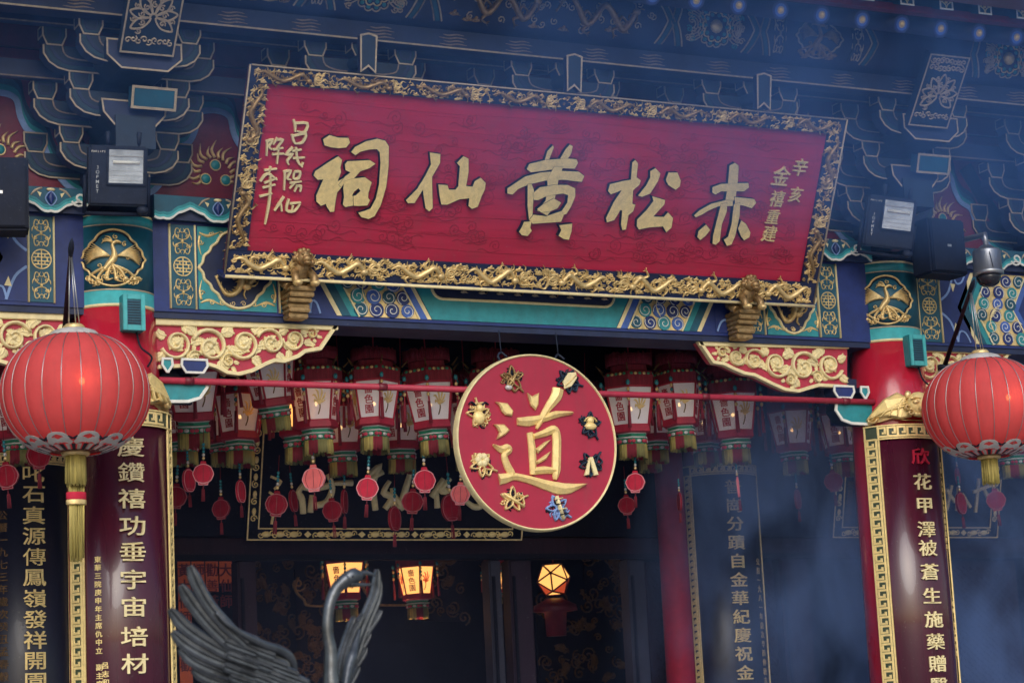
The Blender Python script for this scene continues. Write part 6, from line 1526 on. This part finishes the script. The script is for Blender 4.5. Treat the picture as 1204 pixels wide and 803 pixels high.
mem = [cq(x, y, -.13) for x, y in ((400, 415), (440, 432), (540, 480), (610, 510), (645, 560), (656, 680), (690, 780), (600, 780), (500, 740), (430, 660), (400, 540))]
wing.add(mem+[p+Vector((0, .06, 0)) for p in mem], [list(range(11)), list(range(11, 22))[::-1]]+[(i, (i+1) % 11, 11+(i+1) % 11, 11+i) for i in range(11)], 'bronze')
wing.build('wing', crane)
wing = MB()
for pts, w_, d0 in (([(1056, 118), (1048, 220), (1010, 320), (970, 410), (935, 520)], .036, .25), ([(1070, 172), (1055, 260), (1020, 350), (985, 440), (950, 540)], .030, .3), ([(1074, 312), (1040, 360), (1000, 420), (965, 490), (940, 560)], .030, .32), ([(1022, 420), (990, 470), (960, 540), (940, 600)], .026, .32), ([(1004, 488), (980, 530), (950, 580), (930, 640)], .026, .3),
   ([(968, 575), (950, 610), (925, 660)], .026, .28), ([(945, 340), (925, 400), (900, 470), (880, 540), (868, 620)], .026, .2), ([(985, 330), (950, 400), (920, 470), (900, 560), (880, 640)], .030, .2), ([(965, 360), (935, 430), (910, 500), (895, 600)], .024, .18)):
    feather(wing, pts, w_, d0, .12)
wing.tube([cq(975, 400, .12), cq(955, 470, .10), cq(938, 530, .08), cq(920, 590, .06), cq(905, 680, .03), cq(880, 780, 0), cq(820, 880, 0)], [.008, .014, .024, .022, .020, .04, .05], 'bronze', 14, 5)
wing.build('wing', crane)
b = MB(); bz = base.z
for s in (-1, 1):
    p = base+Vector((-.05, s*.08, -.35)); b.tube([p, p+Vector((.05, 0, -.3)), p+Vector((-.02, 0, -.62)), Vector((p.x+.0, p.y, .12))], [.07, .035, .028, .025], 'bronze', 10, 4)
    for k in (-1, 0, 1): b.tube([(p.x, p.y, .12), (p.x+.16, p.y+k*.07, .06)], [.022, .01], 'bronze', 8)
b.build('leg', crane)
b = MB(); b.lathe([(.75, -.6), (.72, -.3), (.6, -.05), (.5, .06), (.0, .08)], (base.x-.05, YC, 0), 'stone', 28); b.build('pedestal', crane)

# ================================================================ INCENSE SMOKE
def smoke(name, lo, hi, label, dens, col, seed, scale=.55, thr=(.42, .72), grad=(1, 1)):
    b = MB(); m = bpy.data.materials.new('incense_smoke'); m.use_nodes = True; t = m.node_tree; N = t.nodes; L = t.links
    for n_ in list(N):
        if n_.type == 'BSDF_PRINCIPLED': N.remove(n_)
    out = N['Material Output']; pv = N.new('ShaderNodeVolumePrincipled'); pv.inputs['Color'].default_value = (*col, 1); pv.inputs['Anisotropy'].default_value = .1
    tc = N.new('ShaderNodeTexCoord'); mp = N.new('ShaderNodeMapping'); mp.inputs['Location'].default_value = (seed, seed*.7, 0); mp.inputs['Scale'].default_value = (1, 1, .6)
    L.new(tc.outputs['Object'], mp.inputs[0]); no = N.new('ShaderNodeTexNoise'); no.inputs['Scale'].default_value = scale; no.inputs['Detail'].default_value = 6; no.inputs['Roughness'].default_value = .6; no.inputs['Distortion'].default_value = 1.1
    L.new(mp.outputs[0], no.inputs['Vector']); mr = N.new('ShaderNodeMapRange'); mr.inputs['From Min'].default_value = thr[0]; mr.inputs['From Max'].default_value = thr[1]; mr.inputs['To Min'].default_value = .0; mr.inputs['To Max'].default_value = dens; mr.interpolation_type = 'SMOOTHSTEP'
    L.new(no.outputs['Fac'], mr.inputs['Value'])
    # fade out towards the faces of the box
    sep = N.new('ShaderNodeSeparateXYZ'); L.new(tc.outputs['Generated'], sep.inputs[0]); last = mr.outputs[0]
    for ax in range(3):
        a = N.new('ShaderNodeMath'); a.operation = 'SUBTRACT'; a.inputs[0].default_value = 1; L.new(sep.outputs[ax], a.inputs[1])
        p = N.new('ShaderNodeMath'); p.operation = 'MULTIPLY'; L.new(sep.outputs[ax], p.inputs[0]); L.new(a.outputs[0], p.inputs[1])
        q = N.new('ShaderNodeMath'); q.operation = 'MULTIPLY'; q.use_clamp = True; L.new(p.outputs[0], q.inputs[0]); q.inputs[1].default_value = 6.5
        r = N.new('ShaderNodeMath'); r.operation = 'MULTIPLY'; L.new(last, r.inputs[0]); L.new(q.outputs[0], r.inputs[1]); last = r.outputs[0]
    g = N.new('ShaderNodeMapRange'); g.inputs['To Min'].default_value = grad[0]; g.inputs['To Max'].default_value = grad[1]; L.new(sep.outputs[0], g.inputs['Value'])
    r = N.new('ShaderNodeMath'); r.operation = 'MULTIPLY'; L.new(last, r.inputs[0]); L.new(g.outputs[0], r.inputs[1]); last = r.outputs[0]
    L.new(last, pv.inputs['Density']); L.new(pv.outputs[0], out.inputs['Volume'])
    b.box(lo, hi, m); o = b.build(name); tag(o, label, 'smoke', None, 'stuff'); return o
SMOKE = True
if SMOKE:
    smoke('smoke', (-6.0, -2.35, 5.0), (6.5, -.5, 7.6), 'blue incense haze gathered under the eaves', .36, (.18, .41, 1.0), 3.1, .8, (.30, .70), (.10, 1.75))
    smoke('smoke', (1.3, -.22, .3), (6.4, 2.0, 5.0), 'blue incense smoke drifting before the right column', 1.0, (.31, .50, 1.0), 7.3, 1.5, (.42, .68))
    smoke('smoke', (-6.4, -.2, .3), (1.9, 6.4, 5.2), 'thin incense haze hanging inside the dark hall', .022, (.35, .5, 1.0), 1.7, .6, (.1, .6))
    S.cycles.volume_step_rate = 2.5; S.cycles.volume_max_steps = 128
